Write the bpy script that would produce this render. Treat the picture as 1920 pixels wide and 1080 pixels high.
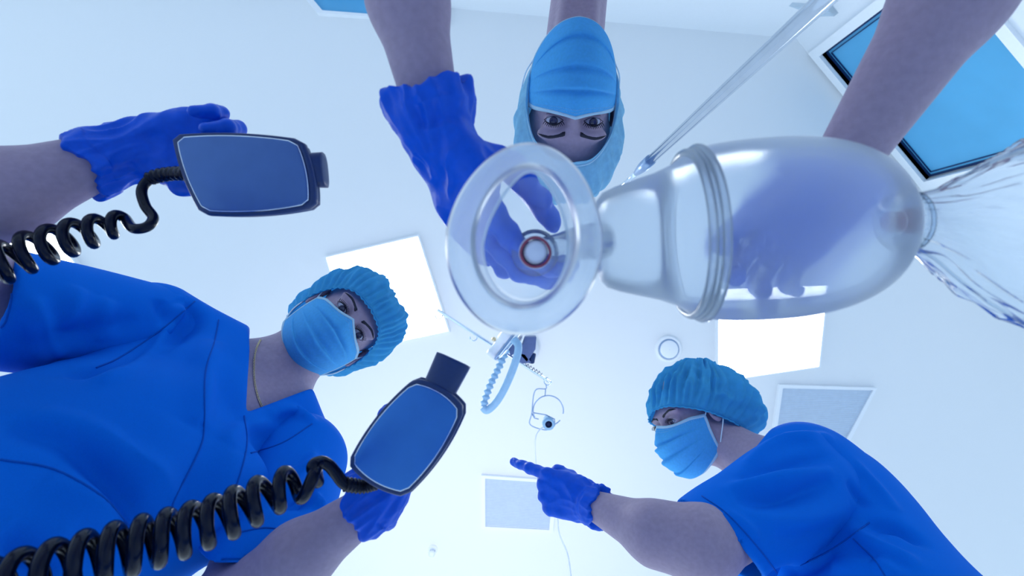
import bpy, math, random
import numpy as np
from mathutils import Vector, Matrix, noise
from mathutils.bvhtree import BVHTree
random.seed(7); np.random.seed(7)
for o in list(bpy.data.objects): bpy.data.objects.remove(o)
C = bpy.context.scene.collection
sc = bpy.context.scene

# ------------------------------------------------------------------ camera, world, lights, exposure
CZ = 0.95                 # the patient's eye height
FPX = 960.0               # focal length in pixels of the 1920 wide frame
cam_d = bpy.data.cameras.new('camera'); cam = bpy.data.objects.new('camera', cam_d); C.objects.link(cam)
cam_d.sensor_width = 36; cam_d.lens = 36*FPX/1920; cam_d.clip_start = 0.01
cam.location = (0, 0, CZ); cam.rotation_euler = (math.pi, 0, math.pi)      # looks straight up, image right = -X
cam_d.dof.use_dof = True; cam_d.dof.focus_distance = 0.9; cam_d.dof.aperture_fstop = 5.6
sc.camera = cam
sc.view_settings.view_transform = 'Standard'; sc.view_settings.look = 'None'
sc.view_settings.gamma = 1; sc.view_settings.exposure = 0.2; sc.view_settings.use_curve_mapping = False
w = bpy.data.worlds.new('world'); sc.world = w; w.use_nodes = True
w.node_tree.nodes['Background'].inputs[0].default_value = (0.66, 0.845, 1.0, 1)
w.node_tree.nodes['Background'].inputs[1].default_value = 1.2

def spot(name, loc, target, power, size, blend, color, rad=0.15):
    d = bpy.data.lights.new(name, 'SPOT'); d.energy = power; d.spot_size = math.radians(size); d.spot_blend = blend
    d.color = color; d.shadow_soft_size = rad
    o = bpy.data.objects.new(name, d); C.objects.link(o); o.location = loc
    o.rotation_euler = (Vector(target)-Vector(loc)).to_track_quat('-Z', 'Y').to_euler(); return o
def area(name, loc, target, power, sx, sy, color):
    d = bpy.data.lights.new(name, 'AREA'); d.shape = 'RECTANGLE'; d.size = sx; d.size_y = sy; d.energy = power; d.color = color
    o = bpy.data.objects.new(name, d); C.objects.link(o); o.location = loc
    o.rotation_euler = (Vector(target)-Vector(loc)).to_track_quat('-Z', 'Y').to_euler(); return o

def P(px, py, d):          # a photograph pixel at height d above the camera -> world point
    return np.array([-(px-960)/FPX*d, (540-py)/FPX*d, CZ+d])
def V(x, y, d):            # (image right, image up, away) -> world vector
    return np.array([-x, y, d], float)
def unit(v):
    v = np.asarray(v, float); return v/np.linalg.norm(v)

# two added unseen spots, no real fixture, whitening the ceiling glare
spot('added_ceiling_wash', (0.35, -1.15, 1.5), tuple(P(850, 1010, 2.6)), 52, 95, 1.0, (1.0, 0.93, 0.97), 0.3)
spot('added_ceiling_wash', (-0.3, -0.9, 1.6), tuple(P(1020, 760, 2.6)), 9, 130, 1.0, (1.0, 0.93, 0.98), 0.3)

# ------------------------------------------------------------------ materials
def mat(name, col, rough=0.6, spec=0.3, **k):
    m = bpy.data.materials.new(name); m.use_nodes = True
    b = m.node_tree.nodes['Principled BSDF']
    b.inputs['Base Color'].default_value = (*col, 1); b.inputs['Roughness'].default_value = rough
    b.inputs['Specular IOR Level'].default_value = spec
    for kk, v in k.items(): b.inputs[kk.replace('_', ' ')].default_value = v
    return m
def bumped(m, scale, strength, dist=0.001, vcol=0.0, detail=4, stretch=None):
    nt = m.node_tree; b = nt.nodes['Principled BSDF']
    tc = nt.nodes.new('ShaderNodeTexCoord'); mp = nt.nodes.new('ShaderNodeMapping'); n = nt.nodes.new('ShaderNodeTexNoise')
    if stretch: mp.inputs['Scale'].default_value = stretch
    n.inputs['Scale'].default_value = scale; n.inputs['Detail'].default_value = detail
    bp = nt.nodes.new('ShaderNodeBump'); bp.inputs['Strength'].default_value = strength; bp.inputs['Distance'].default_value = dist
    nt.links.new(tc.outputs['Object'], mp.inputs['Vector']); nt.links.new(mp.outputs['Vector'], n.inputs['Vector'])
    nt.links.new(n.outputs['Fac'], bp.inputs['Height']); nt.links.new(bp.outputs['Normal'], b.inputs['Normal'])
    if vcol:
        c = tuple(b.inputs['Base Color'].default_value)
        r = nt.nodes.new('ShaderNodeValToRGB'); r.color_ramp.elements[0].position = 0.3; r.color_ramp.elements[1].position = 0.7
        r.color_ramp.elements[0].color = tuple(x*(1-vcol) for x in c[:3])+(1,); r.color_ramp.elements[1].color = tuple(min(1, x*(1+vcol)) for x in c[:3])+(1,)
        nt.links.new(n.outputs['Fac'], r.inputs['Fac']); nt.links.new(r.outputs['Color'], b.inputs['Base Color'])
    return m
def thin(name, col, trans=0.3, rough=0.7, translucent=0.35, vcol=0.12, scale=60):
    """a fabric or film: part plain diffuse, part translucent, part see-through"""
    m = bpy.data.materials.new(name); m.use_nodes = True; nt = m.node_tree; nt.nodes.clear()
    out = nt.nodes.new('ShaderNodeOutputMaterial')
    tc = nt.nodes.new('ShaderNodeTexCoord'); n = nt.nodes.new('ShaderNodeTexNoise'); n.inputs['Scale'].default_value = scale
    nt.links.new(tc.outputs['Object'], n.inputs['Vector'])
    r = nt.nodes.new('ShaderNodeValToRGB')
    r.color_ramp.elements[0].position = .3; r.color_ramp.elements[1].position = .7
    r.color_ramp.elements[0].color = tuple(x*(1-vcol) for x in col)+(1,); r.color_ramp.elements[1].color = tuple(min(1, x*(1+vcol)) for x in col)+(1,)
    nt.links.new(n.outputs['Fac'], r.inputs['Fac'])
    d = nt.nodes.new('ShaderNodeBsdfPrincipled'); d.inputs['Roughness'].default_value = rough; d.inputs['Specular IOR Level'].default_value = .2
    t = nt.nodes.new('ShaderNodeBsdfTranslucent'); tr = nt.nodes.new('ShaderNodeBsdfTransparent')
    nt.links.new(r.outputs['Color'], d.inputs['Base Color']); nt.links.new(r.outputs['Color'], t.inputs['Color'])
    m1 = nt.nodes.new('ShaderNodeMixShader'); m1.inputs[0].default_value = translucent
    nt.links.new(d.outputs[0], m1.inputs[1]); nt.links.new(t.outputs[0], m1.inputs[2])
    m2 = nt.nodes.new('ShaderNodeMixShader'); m2.inputs[0].default_value = trans
    nt.links.new(m1.outputs[0], m2.inputs[1]); nt.links.new(tr.outputs[0], m2.inputs[2]); nt.links.new(m2.outputs[0], out.inputs[0])
    return m
def clear(name, col, body, edge, milk, gloss_rough=0.08, ior=1.4, power=1.0, blur=0.0):
    """clear soft plastic: see-through face on, milky at the grazing edge, glossy on top"""
    m = bpy.data.materials.new(name); m.use_nodes = True; nt = m.node_tree; nt.nodes.clear()
    out = nt.nodes.new('ShaderNodeOutputMaterial')
    lw = nt.nodes.new('ShaderNodeLayerWeight'); lw.inputs['Blend'].default_value = 0.5
    mr = nt.nodes.new('ShaderNodeMapRange'); mr.inputs[1].default_value = 0; mr.inputs[2].default_value = 1
    mr.inputs[3].default_value = body; mr.inputs[4].default_value = edge
    pw = nt.nodes.new('ShaderNodeMath'); pw.operation = 'POWER'; pw.inputs[1].default_value = power
    nt.links.new(lw.outputs['Facing'], pw.inputs[0]); nt.links.new(pw.outputs[0], mr.inputs[0])
    if blur:
        tr = nt.nodes.new('ShaderNodeBsdfRefraction'); tr.inputs['Roughness'].default_value = blur; tr.inputs['IOR'].default_value = 1.12
        tr.inputs['Color'].default_value = (*col, 1)
        rf = tr; t2 = nt.nodes.new('ShaderNodeBsdfTransparent'); t2.inputs[0].default_value = (*col, 1)
        tr = nt.nodes.new('ShaderNodeMixShader'); tr.inputs[0].default_value = .62
        nt.links.new(t2.outputs[0], tr.inputs[1]); nt.links.new(rf.outputs[0], tr.inputs[2])
    else:
        tr = nt.nodes.new('ShaderNodeBsdfTransparent'); tr.inputs[0].default_value = (*col, 1)
    di = nt.nodes.new('ShaderNodeBsdfDiffuse'); di.inputs[0].default_value = (*milk, 1)
    tl = nt.nodes.new('ShaderNodeBsdfTranslucent'); tl.inputs[0].default_value = (*milk, 1)
    mm = nt.nodes.new('ShaderNodeMixShader'); mm.inputs[0].default_value = .75
    nt.links.new(di.outputs[0], mm.inputs[1]); nt.links.new(tl.outputs[0], mm.inputs[2])
    m1 = nt.nodes.new('ShaderNodeMixShader'); nt.links.new(mr.outputs[0], m1.inputs[0])
    nt.links.new(tr.outputs[0], m1.inputs[1]); nt.links.new(mm.outputs[0], m1.inputs[2])
    fr = nt.nodes.new('ShaderNodeFresnel'); fr.inputs[0].default_value = ior
    gl = nt.nodes.new('ShaderNodeBsdfGlossy'); gl.inputs['Roughness'].default_value = gloss_rough
    m2 = nt.nodes.new('ShaderNodeMixShader'); nt.links.new(fr.outputs[0], m2.inputs[0])
    nt.links.new(m1.outputs[0], m2.inputs[1]); nt.links.new(gl.outputs[0], m2.inputs[2]); nt.links.new(m2.outputs[0], out.inputs[0])
    return m
def emit(name, col, s):
    m = bpy.data.materials.new(name); m.use_nodes = True; nt = m.node_tree; nt.nodes.clear()
    out = nt.nodes.new('ShaderNodeOutputMaterial'); e = nt.nodes.new('ShaderNodeEmission')
    e.inputs[0].default_value = (*col, 1); e.inputs[1].default_value = s; nt.links.new(e.outputs[0], out.inputs[0]); return m

M = {}
M['ceiling'] = bumped(mat('ceiling_plaster', (.86, .88, .90), .8, .1), 300, .1, .0005, .015)
M['wall'] = bumped(mat('wall_paint', (.84, .88, .93), .7, .1), 200, .1, .0005, .015)
M['floor'] = bumped(mat('floor_vinyl', (.62, .70, .80), .5, .3), 30, .05, .0005, .06)
M['trim'] = bumped(mat('white_trim', (.90, .93, .97), .4, .3), 90, .02, .0002, .01)
M['skin'] = bumped(mat('skin', (.37, .29, .39), .55, .25), 140, .12, .0008, .07)
M['skin'].node_tree.nodes['Principled BSDF'].inputs['Subsurface Weight'].default_value = 0.15
M['skin'].node_tree.nodes['Principled BSDF'].inputs['Subsurface Radius'].default_value = (.012, .006, .006)
M['skin'].node_tree.nodes['Principled BSDF'].inputs['Subsurface Scale'].default_value = 1
M['scrub'] = bumped(mat('scrub_cotton', (.001, .150, .70), .8, .06), 900, .12, .0004, .05)
M['seam'] = bumped(mat('scrub_seam', (.001, .09, .48), .8, .1), 900, .1, .0003, .05)
M['glove'] = bumped(mat('nitrile_glove', (.001, .095, .66), .42, .22), 110, .35, .0015, .06)
M['mask'] = thin('mask_fabric', (.09, .49, .94), 0.0, .8, .25, .05, 200)
M['maskedge'] = thin('mask_binding', (.55, .82, 1.0), 0.0, .8, .25, .03, 200)
M['cap'] = thin('cap_nonwoven', (.09, .54, .88), .10, .75, .45, .05, 60)
M['hood'] = thin('hood_nonwoven', (.35, .72, .95), .05, .75, .35, .08, 90)
M['loop'] = mat('ear_loop', (.7, .85, .97), .7)
M['hair'] = bumped(mat('dark_hair', (.012, .012, .03), .5, .4), 300, .5, .002, .3)
M['sclera'] = bumped(mat('eye_white', (.42, .45, .60), .15, .5), 100, .01, .0001, .03)
M['iris'] = bumped(mat('eye_iris', (.03, .03, .08), .12, .6), 400, .05, .0001, .3)
M['gold'] = bumped(mat('gold_chain', (.75, .62, .40), .25, .5, Metallic=1.0), 200, .1, .0002, .1)
M['black'] = bumped(mat('black_rubber', (.001, .004, .018), .22, .22), 60, .05, .0004, .15)
M['paddle'] = bumped(mat('paddle_plastic', (.008, .035, .14), .38, .5), 200, .08, .0003, .08)
M['plate'] = bumped(mat('brushed_plate', (.085, .17, .40), .42, .5, Metallic=.75), 40, .02, .0002, .04)
M['plate2'] = bumped(mat('plate_scrub_reflection', (.04, .19, .55), .40, .5, Metallic=.7), 40, .02, .0002, .04)  # same metal plate made bluer: the scrubs' reflection is put into its colour
M['steel'] = bumped(mat('polished_steel', (.74, .83, .93), .08, .5, Metallic=1.0), 50, .02, .0002, .04)
M['dsteel'] = bumped(mat('dull_steel', (.30, .42, .62), .35, .5, Metallic=.8), 50, .02, .0002, .04)
M['grey'] = bumped(mat('grey_plastic', (.12, .17, .36), .45, .4), 80, .04, .0003, .06)
M['white'] = bumped(mat('white_enamel', (.84, .89, .96), .3, .5), 60, .03, .0002, .02)
M['hose'] = bumped(mat('pale_blue_hose', (.30, .52, .74), .4, .4), 60, .05, .0003, .05)
M['vent'] = bumped(mat('vent_grille', (.72, .80, .90), .5, .3), 60, .05, .0003, .03)
M['ventw'] = bumped(mat('vent_slot', (.58, .70, .84), .6, .2), 60, .05, .0003, .03)
M['lamp'] = emit('lamp_diffuser', (.93, .97, 1.0), 11.0)
M['cushion'] = clear('mask_cushion_vinyl', (.92, .97, 1), .46, .80, (.92, .97, 1), .38, 1.2, 1.2)
M['haze'] = clear('hazy_shell_plastic', (.92, .97, 1), .38, .66, (.92, .97, 1), .30, 1.2, 1.2)
M['cone'] = clear('mask_shell_plastic', (.93, .97, 1), .05, .45, (.7, .85, 1), .06, 1.35, 1.5)
M['bag'] = clear('silicone_bag', (.94, .98, 1), .24, .70, (.82, .92, 1), .34, 1.25, 1.3, .34)
M['bagring'] = clear('silicone_rib', (.94, .97, 1), .30, .75, (.88, .95, 1), .1, 1.4, 1.2)
M['film'] = clear('reservoir_film', (.94, .98, 1), .30, .52, (.90, .97, 1), .22, 1.12, 1.2)
M['tube'] = clear('clear_tubing', (.90, .96, 1), .08, .7, (.75, .88, 1), .05, 1.4, 1.5)
M['red'] = mat('red_ring', (.30, .05, .10), .3, .5)
M['valve'] = bumped(mat('white_valve', (.80, .84, .98), .25, .5), 60, .02, .0002, .03)
M['glass'] = bumped(mat('window_glass_tint', (.10, .42, .72), .12, .5), 3, .02, .001, .08)
M['dark'] = mat('dark_gasket', (.004, .03, .12), .5, .3)
M['blackhole'] = mat('dark_bore', (.01, .02, .08), .6, .2)

# ------------------------------------------------------------------ object helpers
def mk(name, v, f, m, parent=None, smooth=True):
    v = np.asarray(v, float)
    if parent is not None: v = v - np.array(parent['_o'])
    me = bpy.data.meshes.new(name)
    me.from_pydata(v.tolist(), [], [tuple(int(i) for i in q) for q in f]); me.update()
    if smooth: me.polygons.foreach_set('use_smooth', [True]*len(me.polygons))
    me.materials.append(m)
    o = bpy.data.objects.new(name, me); C.objects.link(o)
    if parent is not None:
        o.parent = parent['o'] if isinstance(parent, dict) else parent
    return o
def rehome(o):             # put a lone mesh's origin at its base centre
    me = o.data; n = len(me.vertices); a = np.empty(n*3); me.vertices.foreach_get('co', a); a = a.reshape(-1, 3)
    c = (a.min(0)+a.max(0))/2; c[2] = a[:, 2].min(); a -= c; me.vertices.foreach_set('co', a.ravel()); me.update(); o.location = c; return o
def thing(name, label, cat, loc, group=None):
    o = bpy.data.objects.new(name, None); C.objects.link(o); o.location = tuple(loc); o.empty_display_size = .05
    o['label'] = label; o['category'] = cat
    if group: o['group'] = group
    return {'o': o, '_o': tuple(loc)}
def sub(parent, o):        # the dict handle of a part, so that sub-parts can be hung on it
    return {'o': o, '_o': parent['_o']}
def struct(o): o['kind'] = 'structure'; return o

def cat_mesh(parts):
    vs, fs, n = [], [], 0
    for v, f in parts:
        vs.append(np.asarray(v, float)); fs += [tuple(int(i)+n for i in q) for q in f]; n += len(v)
    return np.vstack(vs), fs
def tube(pts, r, seg=12, closed=False, cap=True):
    pts = np.array(pts, float); n = len(pts); r = np.broadcast_to(np.asarray(r, float), (n,))
    t = np.gradient(pts, axis=0)
    if closed: t = np.roll(pts, -1, 0)-np.roll(pts, 1, 0)
    t /= np.linalg.norm(t, axis=1)[:, None]+1e-12
    a = np.cross(t[0], [0.3, 0.5, 0.81]); a /= np.linalg.norm(a); V_ = []
    ang = np.linspace(0, 2*math.pi, seg, endpoint=False)
    for i in range(n):
        a = a - t[i]*np.dot(a, t[i]); a /= np.linalg.norm(a); b = np.cross(t[i], a)
        V_.append(pts[i]+r[i]*(np.cos(ang)[:, None]*a+np.sin(ang)[:, None]*b))
    v = np.vstack(V_); f = []
    for i in range(n if closed else n-1):
        j = (i+1) % n
        for k in range(seg):
            l = (k+1) % seg; f.append((i*seg+k, i*seg+l, j*seg+l, j*seg+k))
    if cap and not closed:
        f.append(tuple(range(seg))[::-1]); f.append(tuple((n-1)*seg+k for k in range(seg)))
    return v, f
def spline(pts, n=60):
    p = np.array(pts, float); m = len(p); q = np.vstack([2*p[0]-p[1], p, 2*p[-1]-p[-2]]); out = []
    for s in np.linspace(0, m-1-1e-9, n):
        i = int(s); t = s-i; a, b, c, d = q[i], q[i+1], q[i+2], q[i+3]
        out.append(.5*((2*b)+(c-a)*t+(2*a-5*b+4*c-d)*t*t+(3*b-a-3*c+d)*t**3))
    return np.array(out)
def frame(ax):
    ax = unit(ax); a = np.cross(ax, [0, 0, 1.0]) if abs(ax[2]) < .95 else np.cross(ax, [1.0, 0, 0]); a = unit(a); return ax, a, np.cross(ax, a)
def lathe(a, b, prof, seg=64, capa=False, capb=False):
    """profile rows (t along a->b, radius in metres)"""
    a = np.array(a, float); b = np.array(b, float); ax, u, w_ = frame(b-a); ang = np.linspace(0, 2*math.pi, seg, endpoint=False); v = []; f = []
    for t, r in prof: v.append(a+(b-a)*t+r*(np.cos(ang)[:, None]*u+np.sin(ang)[:, None]*w_))
    n = len(prof)
    for i in range(n-1):
        for k in range(seg):
            l = (k+1) % seg; f.append((i*seg+k, i*seg+l, (i+1)*seg+l, (i+1)*seg+k))
    if capa: f.append(tuple(range(seg))[::-1])
    if capb: f.append(tuple((n-1)*seg+k for k in range(seg)))
    return np.vstack(v), f
def ring_mesh(rings, closed_u=True, cap0=False, cap1=False):
    k = len(rings[0]); v = np.vstack(rings); f = []
    for i in range(len(rings)-1):
        for j in range(k if closed_u else k-1):
            l = (j+1) % k; f.append((i*k+j, i*k+l, (i+1)*k+l, (i+1)*k+j))
    if cap0: f.append(tuple(range(k))[::-1])
    if cap1: f.append(tuple((len(rings)-1)*k+j for j in range(k)))
    return v, f
def prism(poly, d, thick_vec):
    """polygon of world points extruded by a vector"""
    p = np.array(poly, float); q = p+np.array(thick_vec); n = len(p)
    f = [tuple(range(n)), tuple(range(2*n-1, n-1, -1))]+[(i, i+n, (i+1) % n+n, (i+1) % n) for i in range(n)]
    return np.vstack([p, q]), f
def box(c, s, R=None):
    c = np.array(c, float); R = np.eye(3) if R is None else np.array(R)   # rows = axes
    v = [c+R[0]*s[0]/2*i+R[1]*s[1]/2*j+R[2]*s[2]/2*k for i in (-1, 1) for j in (-1, 1) for k in (-1, 1)]
    return np.array(v), [(0, 1, 3, 2), (4, 6, 7, 5), (0, 4, 5, 1), (2, 3, 7, 6), (0, 2, 6, 4), (1, 5, 7, 3)]
def sphere(c, r, R=None, nu=24, nv=14):
    r = np.broadcast_to(np.array(r, float), (3,)); R = np.eye(3) if R is None else np.array(R); rings = []
    for i in range(nv+1):
        th = math.pi*(i+.001)/(nv+.002); z = math.cos(th); s = math.sin(th)
        rings.append(np.array([np.array(c)+R[0]*r[0]*s*math.cos(a)+R[1]*r[1]*s*math.sin(a)+R[2]*r[2]*z for a in np.linspace(0, 2*math.pi, nu, endpoint=False)]))
    return ring_mesh(rings, True, True, True)
def bevel(o, wd, seg=3):
    m = o.modifiers.new('bevel', 'BEVEL'); m.width = wd; m.segments = seg; m.limit_method = 'ANGLE'; m.angle_limit = .6; return o
def solidify(o, t, off=0):
    m = o.modifiers.new('solidify', 'SOLIDIFY'); m.thickness = t; m.offset = off; return o

# ------------------------------------------------------------------ smooth solids (distance field + surface nets)
def S(a, b, ra, rb, k=.01, n=None, flat=1.0, op='u'):     # tapered limb; flat>1 = thinner along n
    return dict(t='s', a=np.array(a, float), b=np.array(b, float), ra=ra, rb=rb, k=k, n=None if n is None else unit(n), flat=flat, op=op)
def E(c, r, R=None, k=.01, op='u'):
    return dict(t='e', c=np.array(c, float), r=np.array(np.broadcast_to(r, (3,)), float), R=np.eye(3) if R is None else np.array(R, float), k=k, op=op)
def CL(p, n, k=.003):                                     # keep what lies behind the plane
    return dict(t='c', p=np.array(p, float), n=unit(n), k=k, op='i')
def chain(pts, rs, k=.01, n=None, flat=1.0):
    return [S(pts[i], pts[i+1], rs[i], rs[i+1], k, n, flat) for i in range(len(pts)-1)]
def solid(prims, h, pad=.012):
    lo = np.full(3, 1e9); hi = -lo
    for p in prims:
        if p['op'] != 'u': continue
        if p['t'] == 's':
            R_ = max(p['ra'], p['rb']); lo = np.minimum(lo, np.minimum(p['a'], p['b'])-R_); hi = np.maximum(hi, np.maximum(p['a'], p['b'])+R_)
        else:
            e = np.sqrt(((p['R']*p['r'][:, None])**2).sum(0)); lo = np.minimum(lo, p['c']-e); hi = np.maximum(hi, p['c']+e)
    lo -= pad; hi += pad; n = np.ceil((hi-lo)/h).astype(int)+1
    G = np.full(n, .05, np.float32); ax = [lo[i]+h*np.arange(n[i]) for i in range(3)]
    for p in prims:
        if p['t'] in 'cw': l2, h2 = lo, hi
        elif p['t'] == 's':
            R_ = max(p['ra'], p['rb'])+p['k']*1.2+3*h+.012; l2 = np.minimum(p['a'], p['b'])-R_; h2 = np.maximum(p['a'], p['b'])+R_
        else:
            e = np.sqrt(((p['R']*p['r'][:, None])**2).sum(0))+p['k']*1.2+3*h+.012; l2 = p['c']-e; h2 = p['c']+e
        i0 = np.clip(np.floor((l2-lo)/h).astype(int), 0, n); i1 = np.clip(np.ceil((h2-lo)/h).astype(int)+1, 0, n)
        if (i1 <= i0).any(): continue
        sl = tuple(slice(i0[i], i1[i]) for i in range(3))
        X = ax[0][sl[0]][:, None, None].astype(np.float32); Y = ax[1][sl[1]][None, :, None].astype(np.float32); Z = ax[2][sl[2]][None, None, :].astype(np.float32)
        g = G[sl]
        if p['t'] == 'c':
            d = (X-p['p'][0])*p['n'][0]+(Y-p['p'][1])*p['n'][1]+(Z-p['p'][2])*p['n'][2]+0*g
        elif p['t'] == 'w':
            d = np.full(g.shape, -1., np.float32)
            for n_ in p['pl']: d = np.maximum(d, X*n_[0]+Y*n_[1]+(Z-CZ)*n_[2])
        elif p['t'] == 's':
            ab = p['b']-p['a']; L = max(float(ab@ab), 1e-12); x = X-p['a'][0]; y = Y-p['a'][1]; z = Z-p['a'][2]
            t = np.clip((x*ab[0]+y*ab[1]+z*ab[2])/L, 0, 1); x = x-t*ab[0]; y = y-t*ab[1]; z = z-t*ab[2]
            if p['n'] is not None:
                q = (x*p['n'][0]+y*p['n'][1]+z*p['n'][2])*(p['flat']-1); x = x+q*p['n'][0]; y = y+q*p['n'][1]; z = z+q*p['n'][2]
            d = (np.sqrt(x*x+y*y+z*z)-(p['ra']+t*(p['rb']-p['ra'])))/math.sqrt(p['flat'])
        else:
            x = X-p['c'][0]; y = Y-p['c'][1]; z = Z-p['c'][2]; R = p['R']
            u = [(x*R[i][0]+y*R[i][1]+z*R[i][2])/p['r'][i] for i in range(3)]
            k0 = np.sqrt(u[0]**2+u[1]**2+u[2]**2); k1 = np.sqrt(sum((u[i]/p['r'][i])**2 for i in range(3)))+1e-9; d = k0*(k0-1)/k1
        k = p['k']
        if p['op'] == 'u': hh = np.clip(.5+.5*(d-g)/k, 0, 1); G[sl] = d*(1-hh)+g*hh-k*hh*(1-hh)
        else:
            if p['op'] == 'x': d = -d
            hh = np.clip(.5-.5*(d-g)/k, 0, 1); G[sl] = d*(1-hh)+g*hh+k*hh*(1-hh)
    return snets(G, lo, h)
def snets(G, lo, h):
    ins = G < 0; n = np.array(G.shape); cnt = np.zeros(n-1, np.int8)
    offs = [(i, j, k) for i in (0, 1) for j in (0, 1) for k in (0, 1)]
    for o in offs: cnt += ins[o[0]:n[0]-1+o[0], o[1]:n[1]-1+o[1], o[2]:n[2]-1+o[2]]
    act = np.argwhere((cnt > 0) & (cnt < 8)); vals = np.stack([G[act[:, 0]+o[0], act[:, 1]+o[1], act[:, 2]+o[2]] for o in offs], 1)
    acc = np.zeros((len(act), 3)); c = np.zeros(len(act)); O = np.array(offs, float)
    for a in range(8):
        for b in range(a+1, 8):
            if np.abs(O[a]-O[b]).sum() != 1: continue
            va, vb = vals[:, a], vals[:, b]; m = (va < 0) != (vb < 0); t = np.where(m, va/(va-vb+1e-20), 0)
            acc += np.where(m[:, None], O[a]+(O[b]-O[a])*t[:, None], 0); c += m
    v = lo+h*(act+acc/c[:, None]); idx = np.full(n-1, -1, np.int64); idx[act[:, 0], act[:, 1], act[:, 2]] = np.arange(len(act)); F = []
    for axn in range(3):
        s0 = [slice(None)]*3; s1 = [slice(None)]*3; s0[axn] = slice(0, -1); s1[axn] = slice(1, None)
        A = ins[tuple(s0)]; B = ins[tuple(s1)]; e = np.argwhere(A != B); b_, c_ = [(1, 2), (2, 0), (0, 1)][axn]
        e = e[(e[:, b_] > 0) & (e[:, c_] > 0) & (e[:, b_] < n[b_]-1) & (e[:, c_] < n[c_]-1)]
        q = []
        for db, dc in ((-1, -1), (0, -1), (0, 0), (-1, 0)):
            ee = e.copy(); ee[:, b_] += db; ee[:, c_] += dc; q.append(idx[ee[:, 0], ee[:, 1], ee[:, 2]])
        q = np.stack(q, 1); fl = ~A[e[:, 0], e[:, 1], e[:, 2]]; q[fl] = q[fl][:, ::-1]; F.append(q)
    return v, np.vstack(F)
def vnormals(v, f):
    f = np.asarray(f); nr = np.zeros_like(v); fn = np.cross(v[f[:, 2]]-v[f[:, 0]], v[f[:, 3]]-v[f[:, 1]])
    for i in range(4): np.add.at(nr, f[:, i], fn)
    return nr/(np.linalg.norm(nr, axis=1)[:, None]+1e-12)
def relax(v, f, it=2, lam=.5):
    f = np.asarray(f); e = np.vstack([f[:, [0, 1]], f[:, [1, 2]], f[:, [2, 3]], f[:, [3, 0]]])
    for _ in range(it):
        s = np.zeros_like(v); c = np.zeros(len(v)); np.add.at(s, e[:, 0], v[e[:, 1]]); np.add.at(c, e[:, 0], 1); np.add.at(s, e[:, 1], v[e[:, 0]]); np.add.at(c, e[:, 1], 1)
        v = v+(s/c[:, None]-v)*lam
    return v
def fold(v, f, lines):
    """each line: (list of world points, half width, height) raises a ridge (or sinks a groove) in the cloth"""
    nr = vnormals(v, f); disp = np.zeros(len(v))
    for pts, wd, amp in lines:
        pts = spline(pts, 24) if len(pts) > 2 else np.linspace(pts[0], pts[-1], 24); best = np.full(len(v), 1e9); bt = np.zeros(len(v))
        near = np.where(((v > pts.min(0)-wd*3) & (v < pts.max(0)+wd*3)).all(1))[0]
        if not len(near): continue
        for i, p in enumerate(pts[:-1]):
            ab = pts[i+1]-p; L = ab@ab+1e-12; t = np.clip(((v[near]-p)@ab)/L, 0, 1); d = np.linalg.norm(v[near]-p-t[:, None]*ab, axis=1)
            m = d < best[near]; best[near[m]] = d[m]; bt[near[m]] = (i+t[m])/(len(pts)-1)
        taper = np.sin(np.clip(bt, 0, 1)*math.pi)**.6
        disp[near] += amp*np.exp(-(best[near]/wd)**2)*(.15+.85*taper[near])
    return v+nr*disp[:, None]
def wrinkle(v, f, amp, scale, stretch=(1, 1, 1), mode='ridge', off=(0, 0, 0)):
    nr = vnormals(v, f); d = np.empty(len(v)); st = np.array(stretch)*scale
    for i, p in enumerate(v*st+np.array(off)):
        n_ = noise.noise(p)
        d[i] = (1-abs(n_)*3.0) if mode == 'ridge' else n_
    return v+nr*(np.clip(d, -1, 1)*amp)[:, None]
def bvh(v, f): return BVHTree.FromPolygons([tuple(p) for p in v], [tuple(int(i) for i in q) for q in f])
def onsurf(tree, px, py, lift=0.0):
    d = Vector((-(px-960)/FPX, (540-py)/FPX, 1)).normalized(); hit = tree.ray_cast(Vector((0, 0, CZ)), d)
    if hit[0] is None: return None
    return np.array(hit[0]+hit[1]*lift)
def seam(tree, pxs, r=.0012, lift=.0003, n=40):
    q = spline([np.array([a, b, 0.]) for a, b in pxs], n); pts = [onsurf(tree, a[0], a[1], lift) for a in q]
    pts = [p for p in pts if p is not None]; runs = [[pts[0]]]
    for p in pts[1:]:
        if np.linalg.norm(p-runs[-1][-1]) > .06: runs.append([p])
        else: runs[-1].append(p)
    return tube(max(runs, key=len), r, 6)

# ------------------------------------------------------------------ heads, masks, caps, hands
class Head:
    """x = the person's right, y = out of the face, z = up; the origin sits between the ears"""
    def __init__(s, eye, F, U, scale=1.0, eye_x=0.0):
        F = unit(F); U = np.asarray(U, float); U = unit(U-F*(U@F)); s.R = np.array([np.cross(F, U), F, U]); s.k = scale
        s.c = np.array(eye)-(eye_x*s.R[0]+.084*s.R[1]+.004*s.R[2])*scale
    def L(s, x, y, z): return s.c+(x*s.R[0]+y*s.R[1]+z*s.R[2])*s.k
    def A(s, a): a = np.asarray(a, float); return s.c+(a@s.R)*s.k
    def e(s, c, r, k=.012, op='u'): return E(s.L(*c), np.array(r)*s.k, s.R, k, op)
    def s_(s, a, b, ra, rb, k=.008, n=None, flat=1.0): return S(s.L(*a), s.L(*b), ra*s.k, rb*s.k, k, None if n is None else unit(np.array(n)@s.R), flat)
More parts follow.
